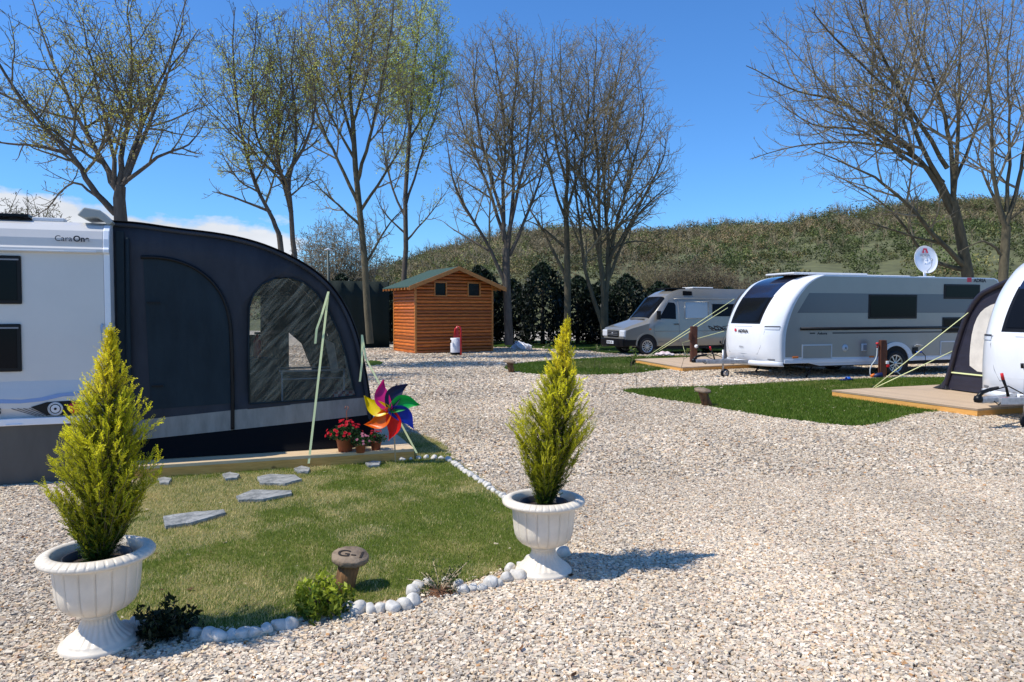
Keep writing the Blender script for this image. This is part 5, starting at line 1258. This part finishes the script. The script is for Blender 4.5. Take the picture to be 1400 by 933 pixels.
# ------------------------------------------------------------------ service posts
p = G(1206, 517); t = thing('service_post', 'brown wooden water post with red tap and grey hose before the caravan wheel', 'service post', (p.x, p.y, 0))
m = MB(); m.box(-.08, .07, -.07, .07, -.02, .97); m.build('post', M_postw, t, bevel=.012)
m = MB(); m.box(.072, .10, -.03, .03, .1, .9); m.build('conduit', mat('orange_pipe', (.55, .13, .02), .5), t)
m = MB(); m.tube([(-.09, -.02, .82), (-.15, -.02, .84), (-.15, -.02, .74)], .018, 8); m.lathe([(.001, .05), (.035, .045), (.04, 0), (.001, -.01)], 10, M=Matrix.Translation((-.15, -.02, .86))); m.build('tap', M_red, t)
m = MB(); m.box(.05, .12, -.1, -.04, .36, .44); m.build('socket', M_white, t, bevel=.01); m = MB(); m.box(.07, .14, -.1, -.04, .28, .355); m.build('plug', M_red, t, bevel=.01)
def hose(pts, label, name='water_hose', r=.016, mt=None):
    o = Vector(pts[-1]); q = MB(); cur = [Vector(p) - o for p in pts]
    for _ in range(2):
        n2 = [cur[0]]
        for a, b in zip(cur, cur[1:]): n2 += [a.lerp(b, .25), a.lerp(b, .75)]
        cur = n2 + [cur[-1]]
    q.tube(cur, r, 8); x = q.build(name, mt or M_hose); x.location = o; return tag(x, label, 'hose')
b_ = Vector((p.x, p.y, 0))
hose([b_ + Vector((-.15, -.02, .76)), b_ + Vector((-.17, -.05, .5)), b_ + Vector((-.36, -.1, .3)), b_ + Vector((-.36, -.1, .06)), b_ + Vector((-.25, -.12, .03))], 'grey water hose hanging from the red tap of the service post')
hose([b_ + Vector((.1, -.06, .36)), b_ + Vector((.3, -.06, .2)), b_ + Vector((.5, -.06, .03)), b_ + Vector((.65, -.06, .02)), b_ + Vector((.4, -.0, .02))], 'grey cable looping from the service post across the gravel by the wheel', 'power_cable', .014)
o = MB().tube([(-.1, 0, .0), (.12, 0, .03)], [.05, .07], 10).build('hose_connector', M_navyplug); o.location = b_ + Vector((-.2, -.14, .06)); tag(o, 'dark blue hose connector on the gravel at the foot of the service post', 'connector')
o = MB().tube([(0, 0, .0), (.09, 0, .03)], [.03, .045], 10).build('hose_end', M_amber); o.location = b_ + Vector((-.36, -.14, .06)); tag(o, 'small orange hose end on the gravel by the service post', 'connector')
q = G(1157, 522); t = thing('blue_shoe', 'small dark and blue slipper lying on the gravel strip by the caravan', 'slipper', (q.x, q.y, .02), .2)
m = MB(); m.grid(lambda u, v: (-.15 + .3 * u, (v - .5) * .11 * (1 + .3 * math.sin(u * 3)), .02 + .02 * u), 8, 4); m.build('sole', M_navyplug, t, solid=.04)
m = MB(); m.grid(lambda u, v: (-.0 + .09 * u, .055 * math.cos(math.pi * v), .04 + .05 * math.sin(math.pi * v)), 3, 8); m.build('strap', M_blue, t, solid=.01)
p = G(948, 501); zt = 1.12; t = thing('power_post', 'reddish brown power post between the silver van and the caravan coupling', 'power post', (p.x, p.y, 0))
m = MB(); m.box(-.10, .10, -.08, .08, -.02, zt + .12); m.build('post', M_postw, t, bevel=.012)
m = MB(); m.box(-.16, -.08, -.12, .0, zt - .30, zt - .08); m.build('switch_box', M_postw, t, bevel=.01)
m = MB(); m.lathe([(.001, .05), (.05, .04), (.06, 0)], 14, M=Matrix.Translation((.06, -.10, .62)) @ Matrix.Rotation(R(70), 4, 'X')); m.build('socket', M_white, t)
hose([Vector((p.x + .06, p.y - .12, .6)), Vector((p.x + .25, p.y - .3, .35)), Vector((p.x + .6, p.y - .8, .18)), Vector((p.x + .9, p.y - 1.2, .16))], 'dark cable drooping from the power post', 'power_cable', .014, M_black)
q = G(908, 488); o = MB(); o.grid(lambda u, v: (-.35 + .7 * u, -.2 + .4 * v, .06 + .10 * math.sin(u * 3.1) * math.sin(v * 3.1) + .02 * math.sin(u * 20)), 12, 8); o = o.build('folded_cloth', mat('pink_white_cloth', (.55, .35, .35), .8, col2=(.75, .70, .70), scale=6), solid=.05); o.location = (q.x, q.y, .02); tag(o, 'crumpled pink and white cloth on the ground under the silver van', 'cloth')
# ------------------------------------------------------------------ bare spring trees
TR = random.Random(21)
def perp(d, ang, az):
    a = d.cross(Vector((0, 0, 1)));
    if a.length < .1: a = d.cross(Vector((1, 0, 0)))
    a.normalize(); b = d.cross(a).normalized()
    return (d * math.cos(ang) + (a * math.cos(az) + b * math.sin(az)) * math.sin(ang)).normalized()
class Tubes:
    """fast tapered tubes collected into arrays"""
    def __init__(s): s.v = []; s.f = []; s.n = 0
    def add(s, pts, rs, k):
        ref = Vector((.3, 1, .1)); o = s.n; m = len(pts)
        for i, p in enumerate(pts):
            t = pts[min(i + 1, m - 1)] - pts[max(i - 1, 0)]; a = t.cross(ref)
            if a.length < 1e-7: a = Vector((1, 0, 0))
            a.normalize(); b = t.cross(a).normalized(); r = rs[i]
            for q in range(k):
                an = 6.28318 * q / k; c, s_ = math.cos(an) * r, math.sin(an) * r
                s.v.append((p.x + a.x * c + b.x * s_, p.y + a.y * c + b.y * s_, p.z + a.z * c + b.z * s_))
        for i in range(m - 1):
            for q in range(k):
                q2 = (q + 1) % k; s.f.append((o + i * k + q, o + i * k + q2, o + (i + 1) * k + q2, o + (i + 1) * k + q))
        s.n += m * k
def bare_tree(name, label, cat, base_px, D, trunk, limbs, env, bark, twig, dens=1.0, leaf=None, nleaf=0, lsz=.03, up=.25, minr=.0075, group=None, spread=1.0, droop=0.0):
    """trunk / limbs: pixel polylines at distance D; env: (px, py, rx_px, ry_px) crown ellipse"""
    s = F / D; b0 = P(base_px[0], base_px[1], D); base = Vector((b0.x, D, 0)); t = thing(name, label, cat, base, group=group)
    loc = lambda px, py, dd=0: P(px, py, D + dd) - base
    c = P(env[0], env[1], D) - base; rx = env[2] * (1.2 if env[2] < 200 else 1.0) / s; rz = env[3] / s; ry = rx * .8
    T0 = Tubes(); T1 = Tubes(); tips = []
    def inside(p): return ((p.x - c.x) / rx) ** 2 + ((p.y) / ry) ** 2 + ((p.z - c.z) / rz) ** 2 < 1
    def branch(st, d, L_, r, lvl, az0):
        n = {1: 7, 2: 5, 3: 4, 4: 3}[lvl]; pts = [st]; p = st.copy(); dd = d.copy(); seg = L_ / n
        wob = {1: .10, 2: .14, 3: .20, 4: .25}[lvl]
        for i in range(n):
            dd = (dd + Vector((TR.gauss(0, wob), TR.gauss(0, wob), TR.gauss(0, wob) + up * .35 / (lvl ** .5) - droop * lvl * .12))).normalized(); p = p + dd * seg; pts.append(p.copy())
        k = {1: 6, 2: 4, 3: 3, 4: 3}[lvl]; r1 = max(minr * .7, r * .25); rs = [max(minr * .7, r + (r1 - r) * i / n) for i in range(n + 1)]
        (T0 if lvl == 1 and r > .05 else T1).add(pts, rs, k); kids(pts, rs, L_, lvl)
    def kids(pts, rs, L_, lvl):
        if lvl >= 4: tips.append(pts[-1]); return
        per = {0: 4.2, 1: 4.6, 2: 7.0, 3: 6.0}[lvl] * dens; n = max(2, int(L_ * per * .8)); az = TR.uniform(0, 6.28); m = len(pts) - 1
        for k in range(n):
            u = (.12 if lvl else .22) + (.88 if lvl else .78) * (k + TR.random()) / n; i = min(m - 1, int(u * m)); q = pts[i].lerp(pts[i + 1], u * m - i); d = (pts[i + 1] - pts[i]).normalized(); az += 2.4
            ang = R(TR.uniform(26, 66)) * spread; nd = perp(d, ang, az)
            L2 = {0: .72, 1: .55, 2: .48, 3: .42}[lvl] * L_ * TR.uniform(.45, 1.25) * (1.12 - .62 * u)
            mx = {0: 4.6, 1: 2.2, 2: 1.0, 3: .45}[lvl]; L2 = min(L2, mx)
            tries = 0
            while not inside(q + nd * L2) and tries < 5: L2 *= .72; tries += 1
            if L2 < .06 or (tries == 5 and lvl > 0 and TR.random() < .6): continue
            r = rs[min(i, len(rs) - 1)]; branch(q, nd, L2, min(r * .62, .012 + L2 * .014), lvl + 1, az)
    tp = [loc(*q[:2]) for q in trunk]; tr_ = [q[2] / s / 2 * .66 for q in trunk]
    T0.add(tp, tr_, 12)
    for lm in limbs:
        dy = TR.uniform(-1, 1) * rx * .55; n = len(lm['p']); r0 = lm['r'] / s / 2 * .66
        pts = [loc(x, y, dy * (i / (n - 1)) ** 1.3) for i, (x, y) in enumerate(lm['p'])]
        fine = []
        for i in range(n - 1):
            a0 = pts[max(0, i - 1)]; a = pts[i]; b = pts[i + 1]; b1 = pts[min(n - 1, i + 2)]
            for q in range(4):
                f_ = q / 4; fine.append(.5 * ((2 * a) + (b - a0) * f_ + (2 * a0 - 5 * a + 4 * b - b1) * f_ ** 2 + (-a0 + 3 * a - 3 * b + b1) * f_ ** 3) + Vector((TR.gauss(0, .02), TR.gauss(0, .02), 0)) * (1 if q else 0))
        fine.append(pts[-1]); m = len(fine) - 1; rs = [max(minr * 1.3, r0 * (1 - .88 * (i / m) ** .8)) for i in range(m + 1)]
        T0.add(fine, rs, 8); L_ = sum((b - a).length for a, b in zip(fine, fine[1:])); kids(fine, rs, L_ * .75, 0)
    npmesh('trunk', T0.v, T0.f, bark, t, smooth=True); npmesh('branches', T1.v, T1.f, twig, t)
    if leaf and nleaf:
        idx = rng.integers(0, len(tips), nleaf); tp_ = np.array([tuple(x) for x in tips])[idx]
        v, f, cc = leaf_cloud(nleaf, lambda n: tp_ + rng.normal(0, .07, (n, 3)), lsz, lambda p: np.array([leaf]) * rng.uniform(.55, 1.5, (len(p), 1)), 2.0)
        npmesh('foliage', v, f, M_leaf, t, cc)
    return t
def lim(r, *p): return {'r': r, 'p': list(p)}
TG = 'tall bare spring trees behind the pitches'
bare_tree('bare_tree', 'broad bare tree forking low above the left caravan roof', 'tree', (170, 440), 17, [(176, 470, 30), (172, 380, 27), (165, 300, 26), (163, 272, 24), (165, 255, 20)],
    [lim(15, (158, 292), (125, 255), (92, 205), (40, 150), (-20, 60), (-50, 20)), lim(14, (163, 262), (168, 200), (178, 150), (180, 70), (172, -20)), lim(15, (163, 270), (140, 220), (105, 160), (70, 80), (40, -10)),
     lim(13, (165, 258), (188, 190), (205, 140), (240, 60), (255, 0)), lim(10, (165, 255), (215, 215), (258, 198), (280, 165)), lim(12, (160, 260), (152, 200), (130, 110), (110, 20)), lim(12, (170, 250), (200, 180), (225, 110), (272, 40)), lim(9, (95, 210), (50, 200), (0, 195), (-40, 180)), lim(7, (140, 275), (100, 250), (65, 285), (40, 300))],
    (120, 120, 175, 185), M_barkd, M_twig, 1.15, (.48, .46, .09), 13000, .024, group=TG)
bare_tree('bare_tree', 'bare tree with two thin stems rising behind the awning roof', 'tree', (392, 450), 22, [(388, 485, 14), (387, 400, 13), (385, 350, 12), (382, 322, 11)],
    [lim(11, (382, 325), (368, 290), (345, 240), (325, 150), (318, 60), (322, 10)), lim(12, (402, 360), (398, 290), (390, 245), (352, 190), (345, 110), (352, 15)), lim(9, (392, 242), (420, 190), (432, 140), (420, 60)), lim(10, (398, 290), (378, 200), (385, 100), (370, 20)), lim(7, (370, 290), (320, 270), (290, 262)), lim(8, (395, 260), (405, 170), (398, 90), (405, 30))],
    (355, 165, 92, 165), M_barkd, M_twig, 1.15, (.50, .54, .11), 10000, .030, group=TG)
bare_tree('bare_tree', 'tall pale barked tree standing left of the log shed', 'tree', (505, 468), 26, [(506, 470, 15), (502, 420, 14), (498, 350, 13), (492, 290, 12), (486, 230, 11), (482, 160, 9)],
    [lim(9, (482, 165), (478, 100), (490, 40), (487, -30)), lim(9, (488, 250), (505, 190), (520, 120), (535, 40), (540, -30)), lim(9, (490, 280), (462, 220), (435, 160), (415, 90), (412, 20)), lim(8, (484, 200), (465, 130), (452, 60), (448, -20)), lim(7, (494, 310), (450, 270), (420, 240)), lim(8, (492, 290), (525, 240), (552, 190), (560, 130)), lim(7, (500, 360), (530, 310), (552, 285)), lim(7, (482, 170), (505, 90), (515, 10)), lim(7, (486, 220), (440, 130), (425, 40))],
    (487, 130, 84, 230), M_barko, M_twigg, 1.2, (.50, .50, .11), 10000, .040, group=TG)
bare_tree('bare_tree', 'slender tree with fresh yellow green buds directly behind the log shed', 'tree', (552, 440), 34, [(551, 476, 12), (551, 400, 11), (555, 340, 10), (554, 270, 9), (560, 180, 8), (566, 90, 6)],
    [lim(6, (566, 95), (572, 40), (580, -20)), lim(6, (555, 280), (580, 200), (605, 120), (612, 50)), lim(6, (555, 300), (532, 240), (522, 150), (535, 60)), lim(6, (560, 190), (590, 130), (600, 30)), lim(6, (560, 170), (545, 90), (550, 10)), lim(5, (555, 330), (590, 290), (615, 255)), lim(5, (555, 320), (525, 290), (512, 260))],
    (568, 145, 56, 215), M_barkd, M_twigp, 1.15, (.54, .60, .12), 15000, .046, group=TG)
bare_tree('bare_tree', 'round crowned bare tree just right of the log shed', 'tree', (694, 470), 31, [(696, 472, 19), (694, 420, 17), (692, 370, 16), (692, 340, 15)],
    [lim(10, (693, 400), (672, 345), (640, 290), (618, 240), (610, 170)), lim(11, (692, 350), (688, 270), (690, 190), (682, 110), (672, 50)), lim(9, (690, 330), (665, 250), (635, 180), (622, 110)), lim(10, (694, 345), (702, 260), (700, 170), (708, 90), (705, 40)), lim(9, (696, 350), (722, 290), (742, 230), (752, 160)), lim(9, (694, 330), (715, 230), (728, 140), (730, 70)), lim(8, (690, 310), (660, 200), (648, 120), (655, 60)), lim(6, (672, 345), (630, 320), (600, 300))],
    (685, 180, 88, 160), M_barkd, M_twigp, .92, (.40, .38, .16), 5200, .032, group=TG)
bare_tree('bare_tree', 'narrow bare tree halfway between the log shed and the silver van', 'tree', (776, 450), 33, [(776, 478, 16), (776, 440, 15), (776, 390, 14), (775, 330, 12), (773, 270, 10)],
    [lim(8, (776, 385), (745, 320), (722, 280), (715, 240)), lim(9, (774, 280), (775, 210), (768, 130), (765, 50)), lim(7, (775, 310), (752, 230), (738, 150), (745, 70)), lim(7, (774, 290), (795, 220), (805, 150), (800, 70)), lim(7, (775, 340), (738, 310), (715, 300)), lim(7, (774, 250), (755, 160), (755, 60))],
    (766, 170, 62, 145), M_barko, M_twigp, .9, (.38, .35, .18), 3000, .032, group=TG)
bare_tree('bare_tree', 'many stemmed bare tree fanning out above the silver van', 'tree', (826, 450), 33, [(828, 474, 16), (826, 440, 17), (826, 420, 17)],
    [lim(10, (824, 445), (800, 370), (792, 300), (785, 220), (790, 140)), lim(11, (826, 425), (820, 330), (818, 240), (812, 140), (815, 50)), lim(11, (828, 425), (832, 330), (826, 230), (838, 140), (852, 60)), lim(9, (828, 400), (842, 310), (862, 240), (880, 160), (872, 90)), lim(8, (828, 390), (862, 310), (895, 270), (922, 250)), lim(8, (830, 360), (870, 290), (905, 220), (910, 190)), lim(8, (826, 380), (805, 280), (800, 180), (828, 60)), lim(6, (835, 340), (868, 330), (900, 335))],
    (842, 190, 92, 168), M_barko, M_twigp, .78, (.38, .35, .2), 3500, .032, group=TG)
bare_tree('bare_tree', 'great leaning bare tree spreading over the long caravan roof', 'tree', (1325, 430), 26, [(1330, 480, 27), (1328, 420, 25), (1322, 370, 23), (1312, 315, 20), (1303, 275, 17)],
    [lim(13, (1308, 300), (1270, 235), (1225, 190), (1150, 140), (1090, 125), (1020, 90)), lim(12, (1306, 285), (1260, 200), (1225, 110), (1185, 40), (1165, -40)), lim(12, (1303, 275), (1300, 200), (1280, 120), (1245, 40), (1235, -40)), lim(11, (1303, 270), (1310, 180), (1312, 90), (1320, -30)), lim(13, (1320, 365), (1285, 330), (1230, 270), (1180, 235), (1110, 205)), lim(11, (1322, 370), (1270, 352), (1215, 285), (1150, 243)), lim(9, (1290, 250), (1240, 210), (1170, 195), (1090, 200), (1025, 218)), lim(10, (1295, 230), (1245, 150), (1200, 110), (1130, 40), (1110, 10)), lim(8, (1305, 250), (1340, 160), (1365, 60), (1375, -30)), lim(8, (1250, 225), (1180, 180), (1110, 170), (1050, 130))],
    (1225, 120, 215, 200), M_barko, M_twigg, .78, (.46, .42, .10), 4500, .03, up=.30, group=TG, minr=.007)
bare_tree('bare_tree', 'rightmost bare tree, upright beside the great leaning one', 'tree', (1368, 430), 24, [(1370, 480, 20), (1370, 400, 19), (1374, 340, 18), (1376, 310, 16)],
    [lim(12, (1376, 320), (1362, 260), (1356, 180), (1352, 100), (1340, 10)), lim(11, (1376, 310), (1392, 250), (1405, 170), (1420, 80), (1425, 0)), lim(9, (1374, 300), (1345, 240), (1330, 190)), lim(9, (1376, 290), (1380, 200), (1378, 100), (1385, 0)), lim(8, (1380, 300), (1420, 270), (1460, 240)), lim(8, (1372, 350), (1345, 330), (1310, 345))],
    (1385, 140, 95, 190), M_barko, M_twigg, .8, (.40, .36, .14), 500, .035, group=TG)

# low background bushes, bare and pale
def bush(px, D, w, top, label, leaf, twig=M_twigp, dens=1.2, n=900, nl=9, lsz=.05, name='bare_bush'):
    pxs = [px + w * (k / (nl - 1) - .5) * .9 for k in range(nl)]
    lb = [lim(5, (px + (x - px) * .25, 455), (px + (x - px) * .7, 410), (x, top + 18 + abs(x - px) / w * 30)) for x in pxs]
    return bare_tree(name, label, 'bush', (px, 460), D, [(px, 470, 7), (px, 450, 6)], lb, (px, (top + 450) / 2, w * .58, (450 - top) * .56), M_barkp, twig, dens, leaf, n, lsz, spread=1.2, minr=.012, group='bare bushes behind the pitches')
bush(470, 42, 110, 292, 'pale bare bush between the navy awning and the log shed', (.36, .32, .26), n=6500)
bush(425, 44, 70, 320, 'small pale bush just over the awning shoulder', (.36, .32, .26), n=3500, nl=6)
bush(30, 30, 120, 262, 'olive bush above the left caravan roof', (.13, .14, .05), M_twig, n=3500, nl=8)
bush(250, 40, 90, 325, 'low bare bush behind the awning roof left half', (.22, .2, .14), n=300, nl=5)
bush(955, 48, 110, 352, 'brown bare thicket behind the silver van roof', (.13, .10, .065), M_twig, 1.4, n=5000, nl=12, lsz=.07)
bush(890, 50, 90, 345, 'olive twiggy bush above the silver van', (.17, .16, .07), M_twigp, 1.2, n=2500, nl=8, lsz=.07)
bush(1030, 60, 110, 372, 'brown bush above the nose of the long caravan', (.12, .10, .06), M_twig, 1.2, n=3500, nl=9, lsz=.08)

# dark evergreens behind the shed
def evergreen(px, D, w, top, label):
    b = P(px, 440, D); t = thing('evergreen_tree', label, 'evergreen', (b.x, D, 0), group='dark evergreens behind the shed'); s = F / D; h = 1.7 + (426 - top) / s; r = w / s / 2
    m = MB(); m.tube([(0, 0, 0), (0, 0, h * .95)], [.12, .03], 8); m.build('trunk', M_barkd, t)
    ph = TR.uniform(0, 6)
    def pos(n):
        z = rng.uniform(0, 1, n) ** .8; a = rng.uniform(0, 6.28, n); pr = np.where(z < .65, 1.0, np.maximum(.03, (1 - z) / .35) ** .65); rr = r * pr * np.sqrt(rng.uniform(.25, 1.0, n)) * (1 + .22 * np.sin(a * 3 + z * 11 + ph) + .12 * np.sin(a * 7 - z * 17))
        return np.stack([rr * np.cos(a), rr * np.sin(a), .05 + z * h], 1)
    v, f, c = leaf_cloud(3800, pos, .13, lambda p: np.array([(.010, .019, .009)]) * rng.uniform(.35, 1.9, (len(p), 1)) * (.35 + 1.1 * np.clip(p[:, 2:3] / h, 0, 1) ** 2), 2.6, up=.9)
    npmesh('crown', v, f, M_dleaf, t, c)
for k, (px, w, tp_) in enumerate(((468, 50, 378), (515, 55, 392), (560, 60, 385), (612, 60, 378), (655, 52, 366), (700, 50, 384), (742, 56, 362), (790, 52, 380), (822, 48, 386), (856, 52, 378), (900, 50, 388), (945, 56, 394), (995, 60, 396))):
    evergreen(px, 38 + (k % 3) * 1.2, w * 1.25, tp_, ['dark evergreen left of the log shed behind the green screen', 'dark evergreen between the green screen and the pale tree', 'dark evergreen hidden behind the left half of the shed', 'dark evergreen behind the shed ridge', 'pointed dark evergreen peeping over the right shed eave', 'dark evergreen in the gap behind the round crowned tree', 'tallest pointed dark evergreen between shed and van', 'dark evergreen behind the narrow bare tree', 'dark evergreen behind the many stemmed tree', 'dark evergreen behind the windscreen of the silver van', 'dark evergreen behind the cab roof of the silver van', 'dark evergreen behind the middle of the silver van roof', 'dark evergreen behind the rear of the silver van'][k])
a = P(450, 430, 33); b = P(532, 430, 34.5); t = thing('screen_fence', 'dark green mesh screen fence left of the log shed', 'fence', (a.x, a.y, 0), math.atan2(b.y - a.y, b.x - a.x)); L_ = (b - a).length; h = 1.7 + (426 - 384) / 30.5
m = MB(); m.grid(lambda u, v: (u * L_, .02 * math.sin(u * 30), h * v), 40, 4); m.build('screen', M_green, t, solid=.01)
m = MB()
for k in range(4): m.tube([(L_ * k / 3, .05, 0), (L_ * k / 3, .05, h + .05)], .03, 6)
m.build('fence_post', M_gpole, t)

# ------------------------------------------------------------------ wooded hills
crest = [(-200, 400), (300, 395), (420, 388), (500, 378), (545, 362), (600, 342), (650, 330), (700, 324), (760, 322), (850, 320), (930, 313), (1000, 311), (1060, 307), (1120, 301), (1200, 290), (1280, 277), (1350, 272), (1420, 268), (1600, 262), (2200, 262)]
def crest_at(px):
    for a, b in zip(crest, crest[1:]):
        if px <= b[0]: return a[1] + (b[1] - a[1]) * (px - a[0]) / (b[0] - a[0])
    return crest[-1][1]
Y0, Y1 = 62, 270
def hillz(x, y):
    px = 700 + F * x / y; pc = 700 + F * x / Y1 if False else px
    hc = (426 - crest_at(px)) / F * Y1 + 1.7 - (1.5 if px < 1150 else 3.0)
    u = min(1, max(0, (y - Y0) / (Y1 - Y0))); 
    return max(0, hc) * (u ** .85) * (1 + .04 * math.sin(x * .05 + y * .03) + .03 * math.sin(x * .11)) - (.5 if u <= 0 else 0)
def hv_(u, v):
    y = Y0 + (Y1 + 60 - Y0) * v; k = (u - .35) * 2.6; x = k * y
    z = hillz(x, min(y, Y1)) if y <= Y1 else hillz(x * Y1 / y, Y1) - (y - Y1) * .3
    return (x, y, z)
m = MB(); m.grid(hv_, 90, 50); h_ = m.build('hills', mat('hill_ground', (.10, .105, .04), .95, var=.4, scale=.3), recalc=False); tag(h_, kind='structure')
NT = 6800; u = rng.uniform(0, 1, NT); y = Y0 + (Y1 + 6 - Y0) * np.sqrt(rng.uniform(.0, 1, NT)); k = rng.uniform(-.62, .95, NT); x = k * y
z = np.array([hillz(a, min(b, Y1)) for a, b in zip(x, y)])
keep = z > .6; x, y, z = x[keep], y[keep], z[keep]; NT = len(x)
nl = 190
d = rng.normal(0, 1, (NT, nl, 3)); d /= np.linalg.norm(d, axis=2, keepdims=True); d[..., 2] = np.abs(d[..., 2]) * 1.25 - .15
sz = rng.uniform(1.1, 2.4, NT) * (.50 + .60 * y / Y1) * rng.choice([1, .8, 1.3, .6, 1.6], NT) * np.where(y > Y1 - 12, rng.uniform(.7, 1.5, NT), 1)
cen = np.stack([x, y, z], 1)[:, None, :] + d * sz[:, None, None] * rng.uniform(.6, 1.05, (NT, nl, 1))
dd = rng.normal(0, 1, (NT, nl, 3)); dd[..., 2] += .5; dd /= np.linalg.norm(dd, axis=2, keepdims=True); ee = np.cross(dd, rng.normal(0, 1, (NT, nl, 3))); ee /= np.linalg.norm(ee, axis=2, keepdims=True)
ls = (.06 + sz * .055)[:, None, None] * rng.uniform(.5, 1.3, (NT, nl, 1))
vv = np.stack([cen - dd * ls, cen - ee * ls * .55, cen + dd * ls, cen + ee * ls * .55], 2).reshape(-1, 3)
pal = np.array([(.085, .125, .035), (.11, .145, .040), (.17, .175, .065), (.23, .20, .10), (.24, .19, .105), (.16, .20, .05), (.27, .24, .14)])
nz = vnoise(x, y, .035, 31); pick = np.clip((nz * 5.5 + rng.normal(0, 1.5, NT)).astype(int), 0, 6); cc = pal[pick] * .84 * (.58 + .75 * vnoise(x, y, .09, 44))[:, None] * np.array([1.15, 1.0, .85]) * rng.uniform(.75, 1.2, (NT, 1))
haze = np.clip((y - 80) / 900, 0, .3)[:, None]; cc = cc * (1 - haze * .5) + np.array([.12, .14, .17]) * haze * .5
cc = (cc[:, None, :] * (.38 + .85 * np.clip(d[..., 2:3], 0, 1)) * rng.uniform(.7, 1.25, (NT, nl, 1)))  # crown shading painted into the leaf colours, darker low down
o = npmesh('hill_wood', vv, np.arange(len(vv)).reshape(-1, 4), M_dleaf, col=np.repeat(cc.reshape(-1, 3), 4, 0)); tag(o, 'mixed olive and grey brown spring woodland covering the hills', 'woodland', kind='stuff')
# bare twiggy trees on the hill crest
TT = Tubes(); 
for i in range(1300):
    yy = TR.uniform(110, Y1) if i % 3 else Y1 - 2; kx = TR.uniform(-.3, .85); xx = kx * yy; zz = hillz(xx, yy)
    if zz < 2: continue
    hh = TR.uniform(1.5, 3.0) if i % 3 else TR.uniform(2.5, 5.5); b_ = Vector((xx, yy, zz)); TT.add([b_, b_ + Vector((TR.gauss(0, .2), 0, hh))], [.06, .03], 3)
    for q in range(9):
        a = TR.uniform(0, 6.28); e = TR.uniform(.5, 1.3); s0 = b_ + Vector((0, 0, hh * TR.uniform(.35, .8))); TT.add([s0, s0 + Vector((math.cos(a) * math.cos(e), math.sin(a) * math.cos(e), math.sin(e))) * hh * .5], [.05, .02], 3)
o = npmesh('hill_scrub', TT.v, TT.f, M_twigp); tag(o, 'bare grey scrub trees scattered over the hillside', 'scrub', kind='stuff')
